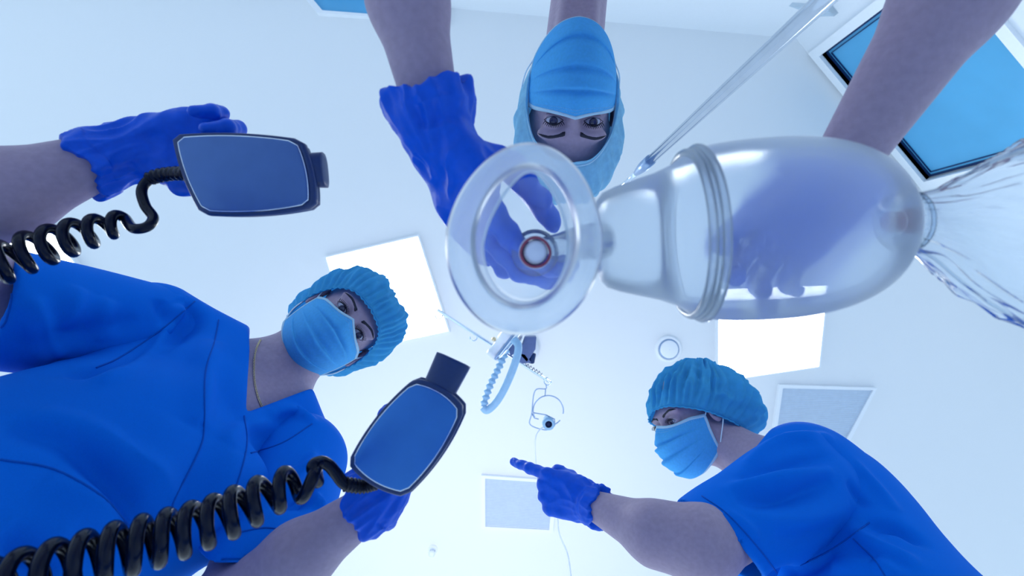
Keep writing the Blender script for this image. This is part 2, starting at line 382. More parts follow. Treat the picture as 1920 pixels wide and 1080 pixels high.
def head_prims(H, look=(0, 0)):
    p = [H.e((0, -.015, .040), (.074, .092, .080), .02), H.e((0, .020, -.020), (.062, .068, .082), .02), H.e((0, .030, -.075), (.046, .050, .036), .025),
         H.s_((-.050, -.005, -.050), (-.018, .064, -.098), .016, .014, .025), H.s_((.050, -.005, -.050), (.018, .064, -.098), .016, .014, .025),
         H.e((0, .072, -.098), (.018, .014, .014), .015),
         H.e((-.036, .058, -.030), (.022, .022, .020), .02), H.e((.036, .058, -.030), (.022, .022, .020), .02),
         H.e((0, .078, -.062), (.026, .014, .022), .015),
         H.e((-.027, .074, .025), (.028, .010, .010), .022), H.e((.027, .074, .025), (.028, .010, .010), .022)]
    for sx in (-1, 1):
        p.append(H.e((sx*.031, .097, .004), (.020, .016, .013), .012, 'x'))
    p += [H.s_((0, .082, .014), (0, .106, -.028), .007, .010, .012), H.e((0, .108, -.034), (.011, .011, .009), .006), H.e((-.011, .098, -.038), (.007, .009, .007), .005), H.e((.011, .098, -.038), (.007, .009, .007), .005)]
    p += [H.s_((-.020, .088, -.066), (.020, .088, -.066), .0045, .0045, .005), H.s_((-.016, .089, -.073), (.016, .089, -.073), .005, .005, .005)]
    for sx in (-1, 1):
        p += [H.e((sx*.031, .0755, .004), (.0150, .0150, .0135), .004), H.e((sx*.031, .092, .0030), (.0145, .018, .0068), .0015, 'x')]
        p += [H.e((sx*.078, -.004, -.006), (.007, .018, .030), .006), H.e((sx*.083, .000, -.004), (.005, .010, .019), .004, 'x')]
    return p
def almond(H, sx, up):
    pts = []
    for t in np.linspace(-1, 1, 15):
        z = .003+(.0066 if up else -.0058)*(1-t*t); x = sx*.031+t*.0150; y = .0755+math.sqrt(max(.0158**2-(t*.0150)**2*.55-(z-.004)**2, 0)); pts.append(H.L(x, y, z))
    return np.array(pts)
def add_eyes(root, H, look=(0, 0), brow=1.0):
    for sx in (-1, 1):
        e = mk('eye', *sphere(H.L(sx*.031, .0755, .004), .0128*H.k, H.R), M['sclera'], root)
        g = unit(H.R[1]+look[0]*H.R[0]+look[1]*H.R[2]); _, a, b = frame(g); c = H.L(sx*.031, .0755, .004)
        mk('iris', *lathe(c+g*.0117*H.k, c+g*.0133*H.k, [(0, .0068*H.k), (.5, .0064*H.k), (.85, .004*H.k), (1, .0005*H.k)], 24, True, True), M['iris'], sub(root, e))
    for sx in (-1, 1):
        tp, bt = almond(H, sx, True), almond(H, sx, False)
        parts = [tube(tp, np.concatenate([np.linspace(.0005, .0017, 8), np.linspace(.0017, .0005, 7)])*H.k, 6), tube(bt, .0005*H.k, 6)]
        for i in range(1, 14):
            for q in (-.4, 0, .4):
                a = tp[i]+H.R[0]*q*.001; t = (i-7)/7
                parts.append(tube([a, a+(H.R[1]*.0035+H.R[2]*.0012+H.R[0]*t*.002)*H.k, a+(H.R[1]*.006+H.R[2]*.0045+H.R[0]*t*.0045)*H.k], [.0005, .0004, .0001], 4))
        mk('eyelash', *cat_mesh(parts), M['hair'], root)
def add_brows(root, H, tree):
    for sx in (-1, 1):
        top, bot = [], []
        for t in np.linspace(0, 1, 16):
            x = sx*(.012+t*.042); z = .023+.007*math.sin(t*2.2)-.008*max(t-.6, 0); wd = .0068*(1-t**2.5)*(.6+.4*min(1, t*6))+.0006
            for lst, dz in ((top, wd), (bot, -wd)):
                o = H.L(x, .16, z+dz); hit = tree.ray_cast(Vector(o), Vector(-H.R[1])); lst.append(np.array(hit[0]) if hit[0] else H.L(x, .085, z+dz))
        rows = []
        mid = [(a+b)/2+H.R[1]*.0030*H.k for a, b in zip(top, bot)]
        mk('eyebrow', *ring_mesh([np.array([a-H.R[1]*.001, m_, b-H.R[1]*.001, (a+b)/2-H.R[1]*.003]) for a, b, m_ in zip(top, bot, mid)], True, True, True), M['hair'], root)

def face_mask(root, H, peak=.0, drop=0.0, puff=0.0, ztop=-.006, dip=.009, zoff=0.0, name='surgical_mask', skew=0.0, loops=True):
    """pleated procedure mask over nose and chin"""
    nu, nv = 64, 72
    prof = spline([(0, .103+puff*.3, .012), (0, .121+puff, -.018), (0, .126+puff, -.045), (0, .122+puff, -.075), (0, .108+puff*.8, -.105-drop*.5), (0, .080+puff*.3, -.126-drop), (0, .060, -.128-drop)], nv+1)
    rows = []
    for i, pc in enumerate(prof):
        t = i/nv; ze = ztop-.088*t; ye = .020+.004*math.sin(t*math.pi); xe = .0735-.010*t**2; row = []
        for s_ in np.linspace(-1, 1, nu+1):
            a = abs(s_); w_ = a**2.3; x = s_*(xe+.004*math.sin(a*math.pi)); y = pc[1]*(1-w_)+ye*w_; z = pc[2]*(1-a**(1.5+.8*t))+ze*a**(1.5+.8*t)
            if t < .3: y += -.002*(1-t/.3)*math.sin(min(a*1.6, 1)*math.pi); z -= dip*(1-t/.3)*math.sin(min(a*1.25, 1)*math.pi)*.8
            if t > .9: z -= peak*(1-a)*(t-.9)*10
            env = math.sin(min(1, (1-a)*3)*math.pi/2)
            fr = .003
            for pz in (.28, .48, .68):          # three pleats: a lip, then a step back
                u = (t-pz)/.055
                fr += .0046*math.exp(-(u-.6)**2*2)*env - .0050*math.exp(-(u+.5)**2*3)*env
            fr += .0022*noise.noise(Vector((x*40+puff*99, t*5, 3)))
            row.append((x, y+fr*(1-.5*w_)*1.3, z+fr*.3+zoff*(1-t)))
        rows.append(H.A(row))
    v, f = ring_mesh(rows, False)
    o = mk(name, v, f, M['mask'], root); solidify(o, .0012*H.k); m = sub(root, o)
    g = [H.A([(0, 0, 0)])]
    V2 = v.reshape(nv+1, nu+1, 3)
    def strip(path, nrm, wd, inn):
        path = np.array(path); rr = []
        for p, q in zip(path, inn):
            d = unit(q-p); n_ = unit(nrm(p)); a = p-d*.0008; b = p+d*wd; rr.append(np.array([a+n_*.0012, b+n_*.0012, b-n_*.0012, a-n_*.0012]))
        return ring_mesh(rr, True, True, True)
    out = lambda p: p-(H.L(0, 0, -.05))
    mk('mask_binding', *cat_mesh([strip(V2[0], out, .0065, V2[4]), strip(V2[-1], out, .005, V2[-4]), strip(V2[:, 0], out, .0055, V2[:, 3]), strip(V2[:, -1], out, .0055, V2[:, -4])]), M['maskedge'], m)
    st = []                                     # stitched dots along the top band
    for j in range(2, nu-1, 1):
        for i in (4, 6): st.append(box(V2[i, j]+unit(out(V2[i, j]))*.0012, (.0007, .0007, .0007), H.R))
    mk('stitching', *cat_mesh(st), M['maskedge'], m, False)
    if loops:
        for sx, c in ((-1, 0), (1, -1)):
            tp, bt = V2[2, c], V2[-3, c]
            mk('ear_loop', *tube(spline([tp, (tp+H.L(sx*.080, 0, .022))/2+H.R[0]*sx*.004, H.L(sx*.085, -.010, .024), H.L(sx*.087, -.024, -.002), H.L(sx*.083, -.012, -.034), (bt+H.L(sx*.078, 0, -.04))/2+H.R[0]*sx*.006, bt], 40), .0013, 8), M['loop'], m)
    return v, f
def bouffant(root, H, rim, crown, bulge, m, gather=.0045, n_g=34, name='surgical_cap', ruffle=.007, seed=0, wr=.006, streak=.004):
    """gathered cap: a closed rim curve, a puffed body up to the crown point"""
    nu, nv = 288, 84; rim = np.array(rim, float); rc = spline(np.vstack([rim, rim[:1]]), nu+1)[:-1]; cen = rc.mean(0); crown = np.array(crown, float); rows = []
    for i in range(-3, nv+1):
        v_ = i/nv; row = []
        for j, p in enumerate(rc):
            u = j/nu; ph = 2*math.pi*u*n_g+1.8*noise.noise(Vector((u*9, seed, 0)))*3; g = math.cos(ph)
            if i < 0:
                d = unit(p-cen); q = p+d*(-i/3)*ruffle*.35-unit(crown-cen)*(-i/3)*ruffle+d*g*gather*.35*(-i/3)
            else:
                a = math.sin(v_*math.pi/2); b = math.cos(v_*math.pi/2)
                q = cen+(p-cen)*b**.85*(1+bulge(u)*math.sin(min(1, v_*1.55)*math.pi)**.8)+(crown-cen)*a
                q = q+0*p; d = unit(q-(cen+(crown-cen)*.3))
                amp = gather*max(0, 1-v_*2.2)*(.35+.65*min(1, v_*14))
                q = q+d*(g*amp*.6+wr*min(1, v_*6)*((1-abs(noise.noise(Vector(q*24+seed)))*3.2)*.45+noise.noise(Vector(q*11+seed))*.8))
                q = q+d*streak*min(1, v_*5)*(1-abs(noise.noise(Vector((math.cos(2*math.pi*u)*5+seed, math.sin(2*math.pi*u)*5, v_*1.6))))*3.5)
                q = q+d*.0018*math.exp(-((v_-.012)/.01)**2)
            row.append(q)
        rows.append(H.A(row))
    v, f = ring_mesh(rows, True, False, False); n = len(v); v = np.vstack([v, H.A([crown])]); f += [(n-nu+j, n-nu+(j+1) % nu, n) for j in range(nu)]
    o = mk(name, v, f, m, root); solidify(o, .0007); c = sub(root, o)
    mk('elastic_band', *tube(H.A(rc*1.003+(rc-cen)*.01), .0019*H.k, 8, True), M['maskedge'] if m is M['hood'] else m, c)
    return o

def hand(Wp, Y, N, T, curls, thumb, sc_=1.0, spread=.006, k=.006):
    """Wp wrist, Y towards the fingers, N the way the palm faces, T thumb side; curls = four (knuckle, mid, tip) bends in degrees
       thumb = offsets (side, along, palmwards) of its three joints"""
    Y = unit(Y); N = np.asarray(N, float); N = unit(N-Y*(N@Y)); X = np.cross(Y, N); X = X*np.sign(X@np.asarray(T)) ; s = sc_; Wp = np.array(Wp)
    A = lambda x, y, n: Wp+(x*X+y*Y+n*N)*s
    pr = [S(A(0, -.03, 0), A(0, .012, 0), .027*s, .028*s, .01, N, 1.35)]
    bx = [.031, .0105, -.010, -.029]; ln = [(.042, .026, .022), (.047, .030, .023), (.043, .028, .022), (.034, .021, .020)]; rr = [.0105, .0108, .0102, .0090]; by = [.090, .094, .089, .080]
    for i in range(4): pr.append(S(A(bx[i]*.55, .012, 0), A(bx[i], by[i]-.004, 0), .017*s, .0125*s, .014, N, 1.25))
    pr.append(S(A(.018, .020, .006), A(.026, .055, .008), .018*s, .015*s, .012)); pr.append(S(A(-.022, .025, .006), A(-.026, .06, .005), .014*s, .012*s, .012))
    for i in range(4):
        p = A(bx[i], by[i], 0); ang = 0; side = spread*(1.5-i)/1.5
        for j in range(3):
            ang += math.radians(curls[i][j]); d = unit(Y*math.cos(ang)+N*math.sin(ang)+X*side*(6 if j == 0 else 3)); q = p+d*ln[i][j]*s
            r0 = rr[i]*(1, .95, .86)[j]*s; r1 = rr[i]*(.93, .84, .72)[j]*s
            pr.append(S(p, q, r0, r1, .0035)); pr.append(E(p-0*N, r0*.97, None, .004)); p = q
    t0 = A(.020, .022, .006); pts = [t0]+[A(*q) for q in thumb]
    for a, b, r0, r1 in zip(pts[:-1], pts[1:], (.016, .0125, .0115), (.0125, .0115, .0095)): pr.append(S(a, b, r0*s, r1*s, .006))
    return pr, X, N
def glove(root, prims, Wp, back, r, cuff_len, h=.0017, wr=.0011, seed=0, flare=.004):
    """the hand as a nitrile glove with its cuff running back over the wrist"""
    back = unit(back); Wp = np.array(Wp)
    pr = list(prims)+[S(Wp, Wp+back*cuff_len, r*.98, r+flare, .012), S(Wp+back*(cuff_len-.003), Wp+back*(cuff_len+.003), r+flare+.0015, r+flare+.002, .004), CL(Wp+back*(cuff_len+.006), back, .002)]
    v, f = solid(pr, h); _, a, b = frame(back)
    nr = vnormals(v, f); t = (v-Wp)@back; rad = v-Wp-t[:, None]*back; an = np.arctan2(rad@b, rad@a); d = np.zeros(len(v))
    for i in range(len(v)):
        p = v[i]; e = min(1, max(0, (t[i]+.05)/.07)); x = noise.noise(Vector(p*38+np.array([seed, 0, 0]))); y = noise.noise(Vector((an[i]*2.6, t[i]*14+seed, 0)))
        d[i] = wr*(1-abs(x)*3.4)*.9+e*.0030*(1-abs(y)*3.2)
        if t[i] > cuff_len-.012: d[i] += .004*noise.noise(Vector((an[i]*1.7+seed, 5, 1)))
    v = v+nr*d[:, None]; edge = np.clip((t-(cuff_len-.02))/.02, 0, 1); v = v+back*(edge*.006*np.sin(an*2+seed)+edge*.004*np.sin(an*5+seed*2))[:, None]
    return mk('glove', v, f, M['glove'], root)

# ------------------------------------------------------------------ the room
HC = 2.6; ZC = CZ+HC
cor = P(1492, 72, HC); west = P(850, 16, HC); dirb = unit(west-cor); east = P(1722, 348, HC); dirr = unit(east-cor)
def ext(a, d, t): return a+d*t
b_end = ext(cor, dirb, 6.0); r_end = ext(cor, dirr, 4.5)
def wall_quad(a, b, out, th=.12):
    a0 = a.copy(); b0 = b.copy(); a0[2] = 0; b0[2] = 0; a1 = a.copy(); b1 = b.copy(); a1[2] = b1[2] = ZC
    return prism([a0, b0, b1, a1], None, out*th)
nb = unit(np.cross(dirb, [0, 0, 1])); nb = nb*np.sign(nb@V(0, 1, 0)); nrr = unit(np.cross(dirr, [0, 0, 1])); nrr = nrr*np.sign(nrr@V(1, 0, 0))
struct(rehome(mk('wall_back', *wall_quad(cor+dirb*.0, b_end, nb), M['wall'], None, False)))
poly = [cor, b_end, b_end+V(0, -5.2, 0), r_end+V(0, -1.6, 0), r_end]
struct(rehome(mk('ceiling', *prism(poly, None, (0, 0, .15)), M['ceiling'], None, False)))
fl = [np.array([p[0], p[1], 0.]) for p in poly]
struct(rehome(mk('floor', *prism(fl, None, (0, 0, -.1)), M['floor'], None, False)))
# right wall with the tinted window let into it
def onwall(px, py, off=0.0):
    d = V((px-960)/FPX, (540-py)/FPX, 1); o = np.array([0, 0, CZ]); t = ((cor+nrr*off-o)@nrr)/(d@nrr); return o+d*t
def walluv(p): return np.array([(p-cor)@dirr, p[2]])
wq = [onwall(1550, 95), onwall(1725, 340), onwall(2010, 300), onwall(1815, 0)]
u0 = walluv(wq[0])[0]; u1 = walluv(wq[1])[0]; zt = (wq[0][2]+wq[1][2])/2; zb = (walluv(onwall(1880, 50))[1]+walluv(onwall(1922, 132))[1])/2
def W(u, z, off=0.): return np.array([cor[0], cor[1], 0])+dirr*u+np.array([0, 0, z])+nrr*off
ue = 4.5; pieces = []
for (a, b, z0, z1) in ((0, u0, 0, ZC), (u1, ue, 0, ZC), (u0, u1, zt, ZC), (u0, u1, 0, zb)):
    pieces.append(prism([W(a, z0), W(b, z0), W(b, z1), W(a, z1)], None, nrr*.14))
struct(rehome(mk('wall_right', *cat_mesh(pieces), M['wall'], None, False)))
def window(name, Wf, u0, u1, z0, z1, n, lip=.045):
    t = bpy.data.objects.new(name, None); C.objects.link(t); loc = Wf((u0+u1)/2, z0, 0); t.location = loc; t['kind'] = 'structure'; r = {'o': t, '_o': tuple(loc)}
    fr = []
    for (a, b, c, d) in ((u0-lip, u1+lip, z1, z1+lip), (u0-lip, u1+lip, z0-lip, z0), (u0-lip, u0, z0, z1), (u1, u1+lip, z0, z1)):
        fr.append(prism([Wf(a, c, -.018), Wf(b, c, -.018), Wf(b, d, -.018), Wf(a, d, -.018)], None, n*.05))
    mk('window_frame', *cat_mesh(fr), M['trim'], r, False)
    g = []
    for e0, e1 in ((.0, .010), (.022, .026)):
        for (a, b, c, d) in ((u0+e0, u1-e0, z1-e1, z1-e0), (u0+e0, u1-e0, z0+e0, z0+e1), (u0+e0, u0+e1, z0+e0, z1-e0), (u1-e1, u1-e0, z0+e0, z1-e0)):
            g.append(prism([Wf(a, c, .02), Wf(b, c, .02), Wf(b, d, .02), Wf(a, d, .02)], None, n*.008))
    mk('gasket', *cat_mesh(g), M['dark'], r, False)
    mk('pane', *prism([Wf(u0, z0, .026), Wf(u1, z0, .026), Wf(u1, z1, .026), Wf(u0, z1, .026)], None, n*.01), M['glass'], r, False)
window('window_1', W, u0, u1, zb, zt, nrr)

def at(px, py, dz=0.0):                     # a point on (or just below) the ceiling
    return P(px, py, HC-dz)
def panel_quad(corners, inset):
    c = np.mean(corners, 0); return [p+(c-p)/np.linalg.norm(c-p)*inset for p in corners]
# blue panel set into the ceiling near the back wall
def framed(name, label, cat, corners, mframe, mpane, bar, hang=.03, group=None, glow=False, lamel=0, part='pane'):
    c = [at(*q) for q in corners]; loc = np.mean(c, 0); loc[2] -= hang
    r = thing(name, label, cat, loc, group); inn = panel_quad(c, bar*1.4142); up = np.array([0, 0, hang]); fr = []
    for i in range(4):
        j = (i+1) % 4; fr.append(prism([c[i]-up, c[j]-up, inn[j]-up, inn[i]-up], None, up*1.0))
    mk('frame', *cat_mesh(fr), mframe, r, False)
    pn = mk(part, *prism([p-up*.55 for p in inn], None, up*.4), mpane, r, False)
    if lamel:
        s = []; a, b, d, e = inn
        for k in range(1, lamel):
            t = k/lamel; p = a+(e-a)*t; q = b+(d-b)*t; s.append(tube([p-up*.62, q-up*.62], .0022, 4))
        mk('slat', *cat_mesh(s), M['ventw'], r, False)
    return r
framed('ceiling_light', 'square ceiling light panel above the blue cap of the person holding the paddles', 'light', [(612, 482), (787, 441), (845, 622), (668, 660)], M['trim'], M['lamp'], .008, .03, 'square ceiling light panels', part='diffuser')
framed('ceiling_light', 'ceiling light panel behind the squeeze bag, above the stooping person in profile', 'light', [(1340, 540), (1548, 533), (1532, 688), (1340, 716)], M['trim'], M['lamp'], .008, .03, 'square ceiling light panels', part='diffuser')
framed('ceiling_light', 'ceiling light panel at the left edge, behind the upper coiled cord and bare forearm', 'light', [(-90, 460), (85, 400), (190, 548), (10, 610)], M['trim'], M['lamp'], .008, .03, 'square ceiling light panels', part='diffuser')
framed('ceiling_vent', 'small pale ceiling air grille beside the pointing gloved hand', 'vent', [(903, 889), (1046, 899), (1036, 996), (903, 989)], M['trim'], M['vent'], .017, .02, 'ceiling air grilles', lamel=30, part='grille')
framed('ceiling_vent', 'pale ceiling air grille beyond the back of the stooping person at right', 'vent', [(1458, 720), (1640, 726), (1572, 858), (1440, 850)], M['trim'], M['vent'], .017, .02, 'ceiling air grilles', lamel=34, part='grille')
framed('ceiling_hatch', 'blue glazed ceiling panel in a wide white frame behind the bare left arm at top', 'panel', [(528, -60), (598, 30), (844, 47), (800, -80)], M['trim'], M['glass'], .022, .03, part='pane')
# round ceiling speaker
c = at(1252, 654); r = thing('ceiling_speaker', 'small round white ceiling speaker left of the bright panel', 'speaker', c-np.array([0, 0, .02]))
mk('rim', *lathe(c, c-np.array([0, 0, .02]), [(0, .066), (.8, .066), (1, .060), (1.0, .052), (.5, .050), (.5, .001)], 48), M['trim'], r)
mk('grille', *lathe(c, c-np.array([0, 0, .024]), [(0, .052), (.9, .051), (1, .046), (.8, .001)], 48), M['dsteel'], r)
mk('cover', *lathe(c, c-np.array([0, 0, .030]), [(0, .045), (.9, .045), (1, .040), (1, .001)], 48), M['trim'], r)
c = at(812, 1030); r = thing('sprinkler_head', 'tiny pale sprinkler head on the glaring ceiling at bottom', 'sprinkler', c-np.array([0, 0, .05]))
mk('escutcheon', *lathe(c, c-np.array([0, 0, .012]), [(0, .024), (.6, .024), (1, .014), (1, .001)], 32), M['trim'], r)
mk('deflector', *cat_mesh([lathe(c, c-np.array([0, 0, .05]), [(0, .005), (.8, .006), (.82, .016), (.9, .017), (1, .004)], 24, False, True), tube([c+V(.012, 0, -.012), c+V(.014, .0, -.032), c+V(0, 0, -.045)], .0022, 6), tube([c+V(-.012, 0, -.012), c+V(-.014, .0, -.032), c+V(0, 0, -.045)], .0022, 6)]), M['white'], r)
# clear rail along the top right of the ceiling edge
a = P(1540, 9, 2.3); b = P(1664, 20, 2.3)
r = thing('ceiling_rail', 'clear plastic rail with a dark end clip near the top right arm', 'rail', (a+b)/2-np.array([0, 0, .03]))
n_ = unit(np.cross(b-a, [0, 0, 1]))*.03
mk('rail', *prism([a-n_*1.2, b-n_*.3, b+n_*.4, a+n_*1.2-V(.2, 0, 0)], None, (0, 0, .03)), M['tube'], r, False)
mk('end_clip', *lathe(b-n_*.6, b+n_*.9, [(0, .010), (.2, .018), (.8, .018), (1, .010)], 20, True, True), M['dsteel'], r)
for p in (a, b): mk('bracket', *tube([p+np.array([0, 0, .02]), p+np.array([0, 0, .298])], .004, 8), M['trim'], r)

# ------------------------------------------------------------------ infusion pole: tall vertical steel tube
X0, Y0 = .330, .305
r = thing('infusion_pole', 'tall polished steel pole rising from the top edge to behind the squeeze bag', 'pole', V(X0, Y0, 0))
def VP(z): return V(X0, Y0, z)
prof_ = lambda a: .0108-.0022*max(math.exp(-(((a+q_) % 2.094-1.047)/.10)**2) for q_ in (0, .42))  # grooves added to the round tube to imitate stripes reflected in chrome
mk('pole', *ring_mesh([np.array([VP(z)+V(prof_(a)*math.cos(a), prof_(a)*math.sin(a), 0) for a in np.linspace(0, 2*math.pi, 120, endpoint=False)]) for z in (.12, CZ, CZ+1.28)], True, True, True), M['steel'], r)
mk('collar', *lathe(VP(CZ+1.22), VP(CZ+1.36), [(0, .0106), (0, .0135), (.5, .0135), (.75, .011), (1, .0075)], 32, True, True), M['dsteel'], r)
mk('inner_tube', *lathe(VP(CZ+1.25), VP(CZ+1.92), [(0, .0065), (1, .0065)], 24, True, True), M['steel'], r)
hk = []
for s_ in (-1, 1): hk.append(tube(spline([VP(CZ+1.90), VP(CZ+1.925)+V(s_*.03, 0, 0), VP(CZ+1.915)+V(s_*.06, 0, 0), VP(CZ+1.95)+V(s_*.07, 0, 0)], 16), .003, 8))
mk('hook', *cat_mesh(hk), M['steel'], r)
legs = [tube([VP(.13), VP(.11)+V(.28*math.cos(q), .28*math.sin(q), 0), VP(.05)+V(.30*math.cos(q), .30*math.sin(q), 0)], [.016, .012, .012], 12) for q in np.linspace(0, 2*math.pi, 6)[:-1]]
for g_ in legs: mk('leg', *g_, M['dsteel'], r)
for q in np.linspace(0, 2*math.pi, 6)[:-1]:
    p = VP(.0)+V(.30*math.cos(q), .30*math.sin(q), 0); mk('castor', *lathe(p+V(-.012, 0, .03), p+V(.012, 0, .03), [(0, .012), (.1, .03), (.9, .03), (1, .012)], 20, True, True), M['black'], r)

# ------------------------------------------------------------------ ceiling pendant with hook bar, hoses and ring
D1 = 1.75
pc = P(940, 650, D1)
r = thing('ceiling_pendant', 'white ceiling pendant arm with steel hook bar and looped hoses at centre', 'pendant', pc)
bar0, bar1 = P(820, 581, D1+.02), P(1031, 716, D1+.02)
pe = P(985, 655, HC)
mk('drop_column', *lathe(P(962, 625, D1+.02), pe, [(0, .030), (.1, .034), (.95, .034), (.95, .07), (1, .07)], 32, True, True), M['white'], r)
hb = mk('hook_bar', *tube([bar0, bar1], .0055, 12), M['steel'], r); hb_ = sub(r, hb)
for (x, y, q) in ((828, 588, 1), (893, 629, 1), (1024, 712, -1)):
    c = P(x-4*q, y+2, D1+.02); bx_ = unit(bar1-bar0); pts = [c+V(0, .010-.0125*(1-math.cos(t)), 0)+V(.012*math.sin(t)*q-.002, 0, .004*math.sin(t)) for t in np.linspace(0, 4.9, 18)]
    mk('hook', *tube(pts, .0024, 8), M['steel'], hb_)
a, b = P(922, 670, D1-.03), P(966, 612, D1-.03)
cy = mk('cylinder', *lathe(a, b, [(0, .018), (.02, .024), (.12, .026), (.14, .023), (.5, .023), (.52, .027), (.9, .027), (1, .02)], 32, True, True), M['white'], r)
a2, b2 = P(936, 672, D1-.06), P(979, 616, D1-.06)
mk('side_rod', *lathe(a2, b2, [(0, .004), (.05, .0075), (1, .0075)], 16, True, True), M['steel'], r)
mk('side_rod', *lathe(P(928, 674, D1-.055), P(970, 618, D1-.055), [(0, .003), (.05, .005), (1, .005)], 16, True, True), M['dsteel'], r)
kn = P(926, 636, D1-.02); mk('knob', *sphere(kn, .008), M['gold'], r)
bk = []
for poly, dd in (([(985, 632), (1006, 632), (1004, 655), (988, 680), (973, 664)], .06), ([(966, 660), (985, 664), (996, 680), (980, 682), (968, 676)], .05), ([(950, 650), (962, 640), (968, 660), (958, 668)], .05)):
    q = [P(x, y, D1-.02) for x, y in poly]; bk.append(prism(q, None, (0, 0, dd)))
o = mk('bracket', *cat_mesh(bk), M['grey'], r, False); bevel(o, .002)
mk('clamp', *lathe(P(999, 662, D1), P(995, 681, D1), [(0, .010), (.1, .012), (.9, .012), (1, .009)], 20, True, True), M['dark'], r)
# corrugated hose and flat loop
path = spline([P(950, 655, D1-.05), P(935, 690, D1-.06), P(918, 725, D1-.07), P(906, 762, D1-.08)], 260); L_ = np.arange(260)/260
mk('corrugated_hose', *tube(path, .0105+.0030*np.sin(L_*2*math.pi*11), 20), M['hose'], r)
path = spline([P(963, 636, D1-.09), P(972, 650, D1-.10), P(966, 680, D1-.10), P(950, 720, D1-.09), P(932, 752, D1-.085), P(914, 769, D1-.08), P(905, 763, D1-.08)], 60)
v, f = tube(path, .0125, 20); mk('smooth_hose', v, f, M['hose'], r)
wr_ = spline([P(985+t*42, 682+t*27+(3 if i % 2 else -3), D1+.012) for i, t in enumerate(np.linspace(0, .75, 13))], 60); mk('twisted_wire', *tube(wr_, .0012, 6), M['dark'], r)
# wire bottle holder hanging from the bar's hook
D2 = D1+.01
r = thing('bottle_holder', 'wire ring bottle holder hanging from the pendant hook, with a small drip bottle neck', 'holder', P(1026, 770, D2))
fr = []
for pts in ([(1024, 722), (1023, 729), (1003, 733), (997, 775), (994, 796), (1020, 806), (1034, 803), (1040, 798)], [(1023, 729), (1022, 742)], [(997, 775), (1002, 784), (1010, 786)], [(1001, 774), (1024, 778), (1040, 786), (1040, 798)]):
    fr.append(tube(spline([P(x, y, D2) for x, y in pts], 50) if len(pts) > 4 else [P(x, y, D2) for x, y in pts], .0019, 8))
cc = P(1028, 770, D2); fr.append(tube([cc+V(.052*math.cos(t), .052*math.sin(t), 0) for t in np.linspace(-.2, 3.6, 50)], .0021, 8)); fr.append(tube([cc+V(.052*math.cos(t), .052*math.sin(t), 0) for t in np.linspace(4.4, 5.6, 20)], .0021, 8))
mk('wire_frame', *cat_mesh(fr), M['dsteel'], r)
bc = P(1028, 793, D2); mk('bottle_neck', *lathe(bc-V(0, 0, .02), bc+V(0, 0, .05), [(0, .012), (0, .020), (.3, .021), (.5, .017), (1, .014)], 32), M['hose'], r)
mk('stopper', *lathe(bc-V(0, 0, .015), bc, [(0, .0118), (1, .0118)], 24, True, True), M['blackhole'], r)
pth = spline([P(1028, 796, D2), P(1012, 806, D2-.02), P(1004, 822, D2-.04), P(1004, 860, D2-.05), P(1012, 905, D2-.1), P(1042, 960, D2-.2), P(1048, 1000, D2-.3), P(1064, 1040, D2-.45), P(1074, 1110, D2-.6)], 80)
o = rehome(mk('infusion_line', *tube(pth, .0026, 8), M['white'])); o['label'] = 'thin pale drip tubing trailing from the bottle holder past the pointing glove'; o['category'] = 'tube'

# ------------------------------------------------------------------ bag valve mask resuscitator
DM = .335
r = thing('resuscitator', 'clear bag valve mask with round face mask, squeeze bag and film reservoir', 'resuscitator', P(985, 455, DM))
def egg(cx, cy, rx, ry_t, ry_b, d, n=96, rot=0.0, sq=1.0):
    out = []
    for t in np.linspace(0, 2*math.pi, n, endpoint=False):
        ry = ry_t if math.sin(t) > 0 else ry_b; x = rx*math.copysign(abs(math.cos(t))**sq, math.cos(t))*(1-.10*max(0, math.sin(t))); y = ry*math.sin(t)
        out.append(P(cx+x*math.cos(rot)-y*math.sin(rot), cy-(x*math.sin(rot)+y*math.cos(rot)), d))
    return np.array(out)
oc = [(980, 458, 122, 162, 150), (986, 452, 79, 134, 118)]
# cushion: an inflated ring between the outer and inner contours
rings = []; no = 32
cut_o = egg(983, 450, 146, 178, 178, DM+.004, rot=-.10); cut_i = egg(985, 446, 92, 128, 124, DM+.010, rot=-.10)
for q in np.linspace(0, 2*math.pi, no, endpoint=False):
    mid = (cut_o+cut_i)/2; hw = (cut_o-cut_i)/2; rings.append(mid+hw*math.cos(q)+np.array([0, 0, 1])*(math.sin(q)*.013-.004))
rings.append(rings[0]); v, f = ring_mesh(rings, True); mk('cushion', v, f, M['cushion'], r)
# firm shell narrowing to the connector
sh = [egg(983, 447, 104, 142, 138, DM+.016, rot=-.10), egg(986, 446, 96, 132, 128, DM+.018, rot=-.10), egg(990, 448, 84, 116, 112, DM+.030, rot=-.08), egg(994, 455, 66, 92, 86, DM+.045), egg(999, 464, 44, 58, 50, DM+.058), egg(1003, 471, 32, 35, 34, DM+.064), egg(1004, 473, 29, 29, 29, DM+.068)]
op_ = []
for t in np.linspace(0, 2*math.pi, 96, endpoint=False):
    op_.append(P(985+80*math.cos(t)*(1-.32*max(0, math.sin(t))**1.5)+10*max(0, math.sin(t)), 462-(140 if math.sin(t) > 0 else 106)*math.sin(t), DM+.030))
hz = [egg(985, 446, 95, 131, 127, DM+.014, rot=-.10), egg(986, 448, 90, 136, 118, DM+.022, rot=-.08), np.array(op_)]
mk('shell_wall', *ring_mesh(hz, True), M['haze'], r)
mk('shell_lip', *tube(np.array(op_), .0012, 8, True), M['haze'], r)
o = mk('shell', *ring_mesh(sh[2:], True), M['cone'], r)
mk('shell_rim', *tube(egg(985, 447, 99, 136, 132, DM+.014, rot=-.10), .0013, 8, True), M['hose'], r)
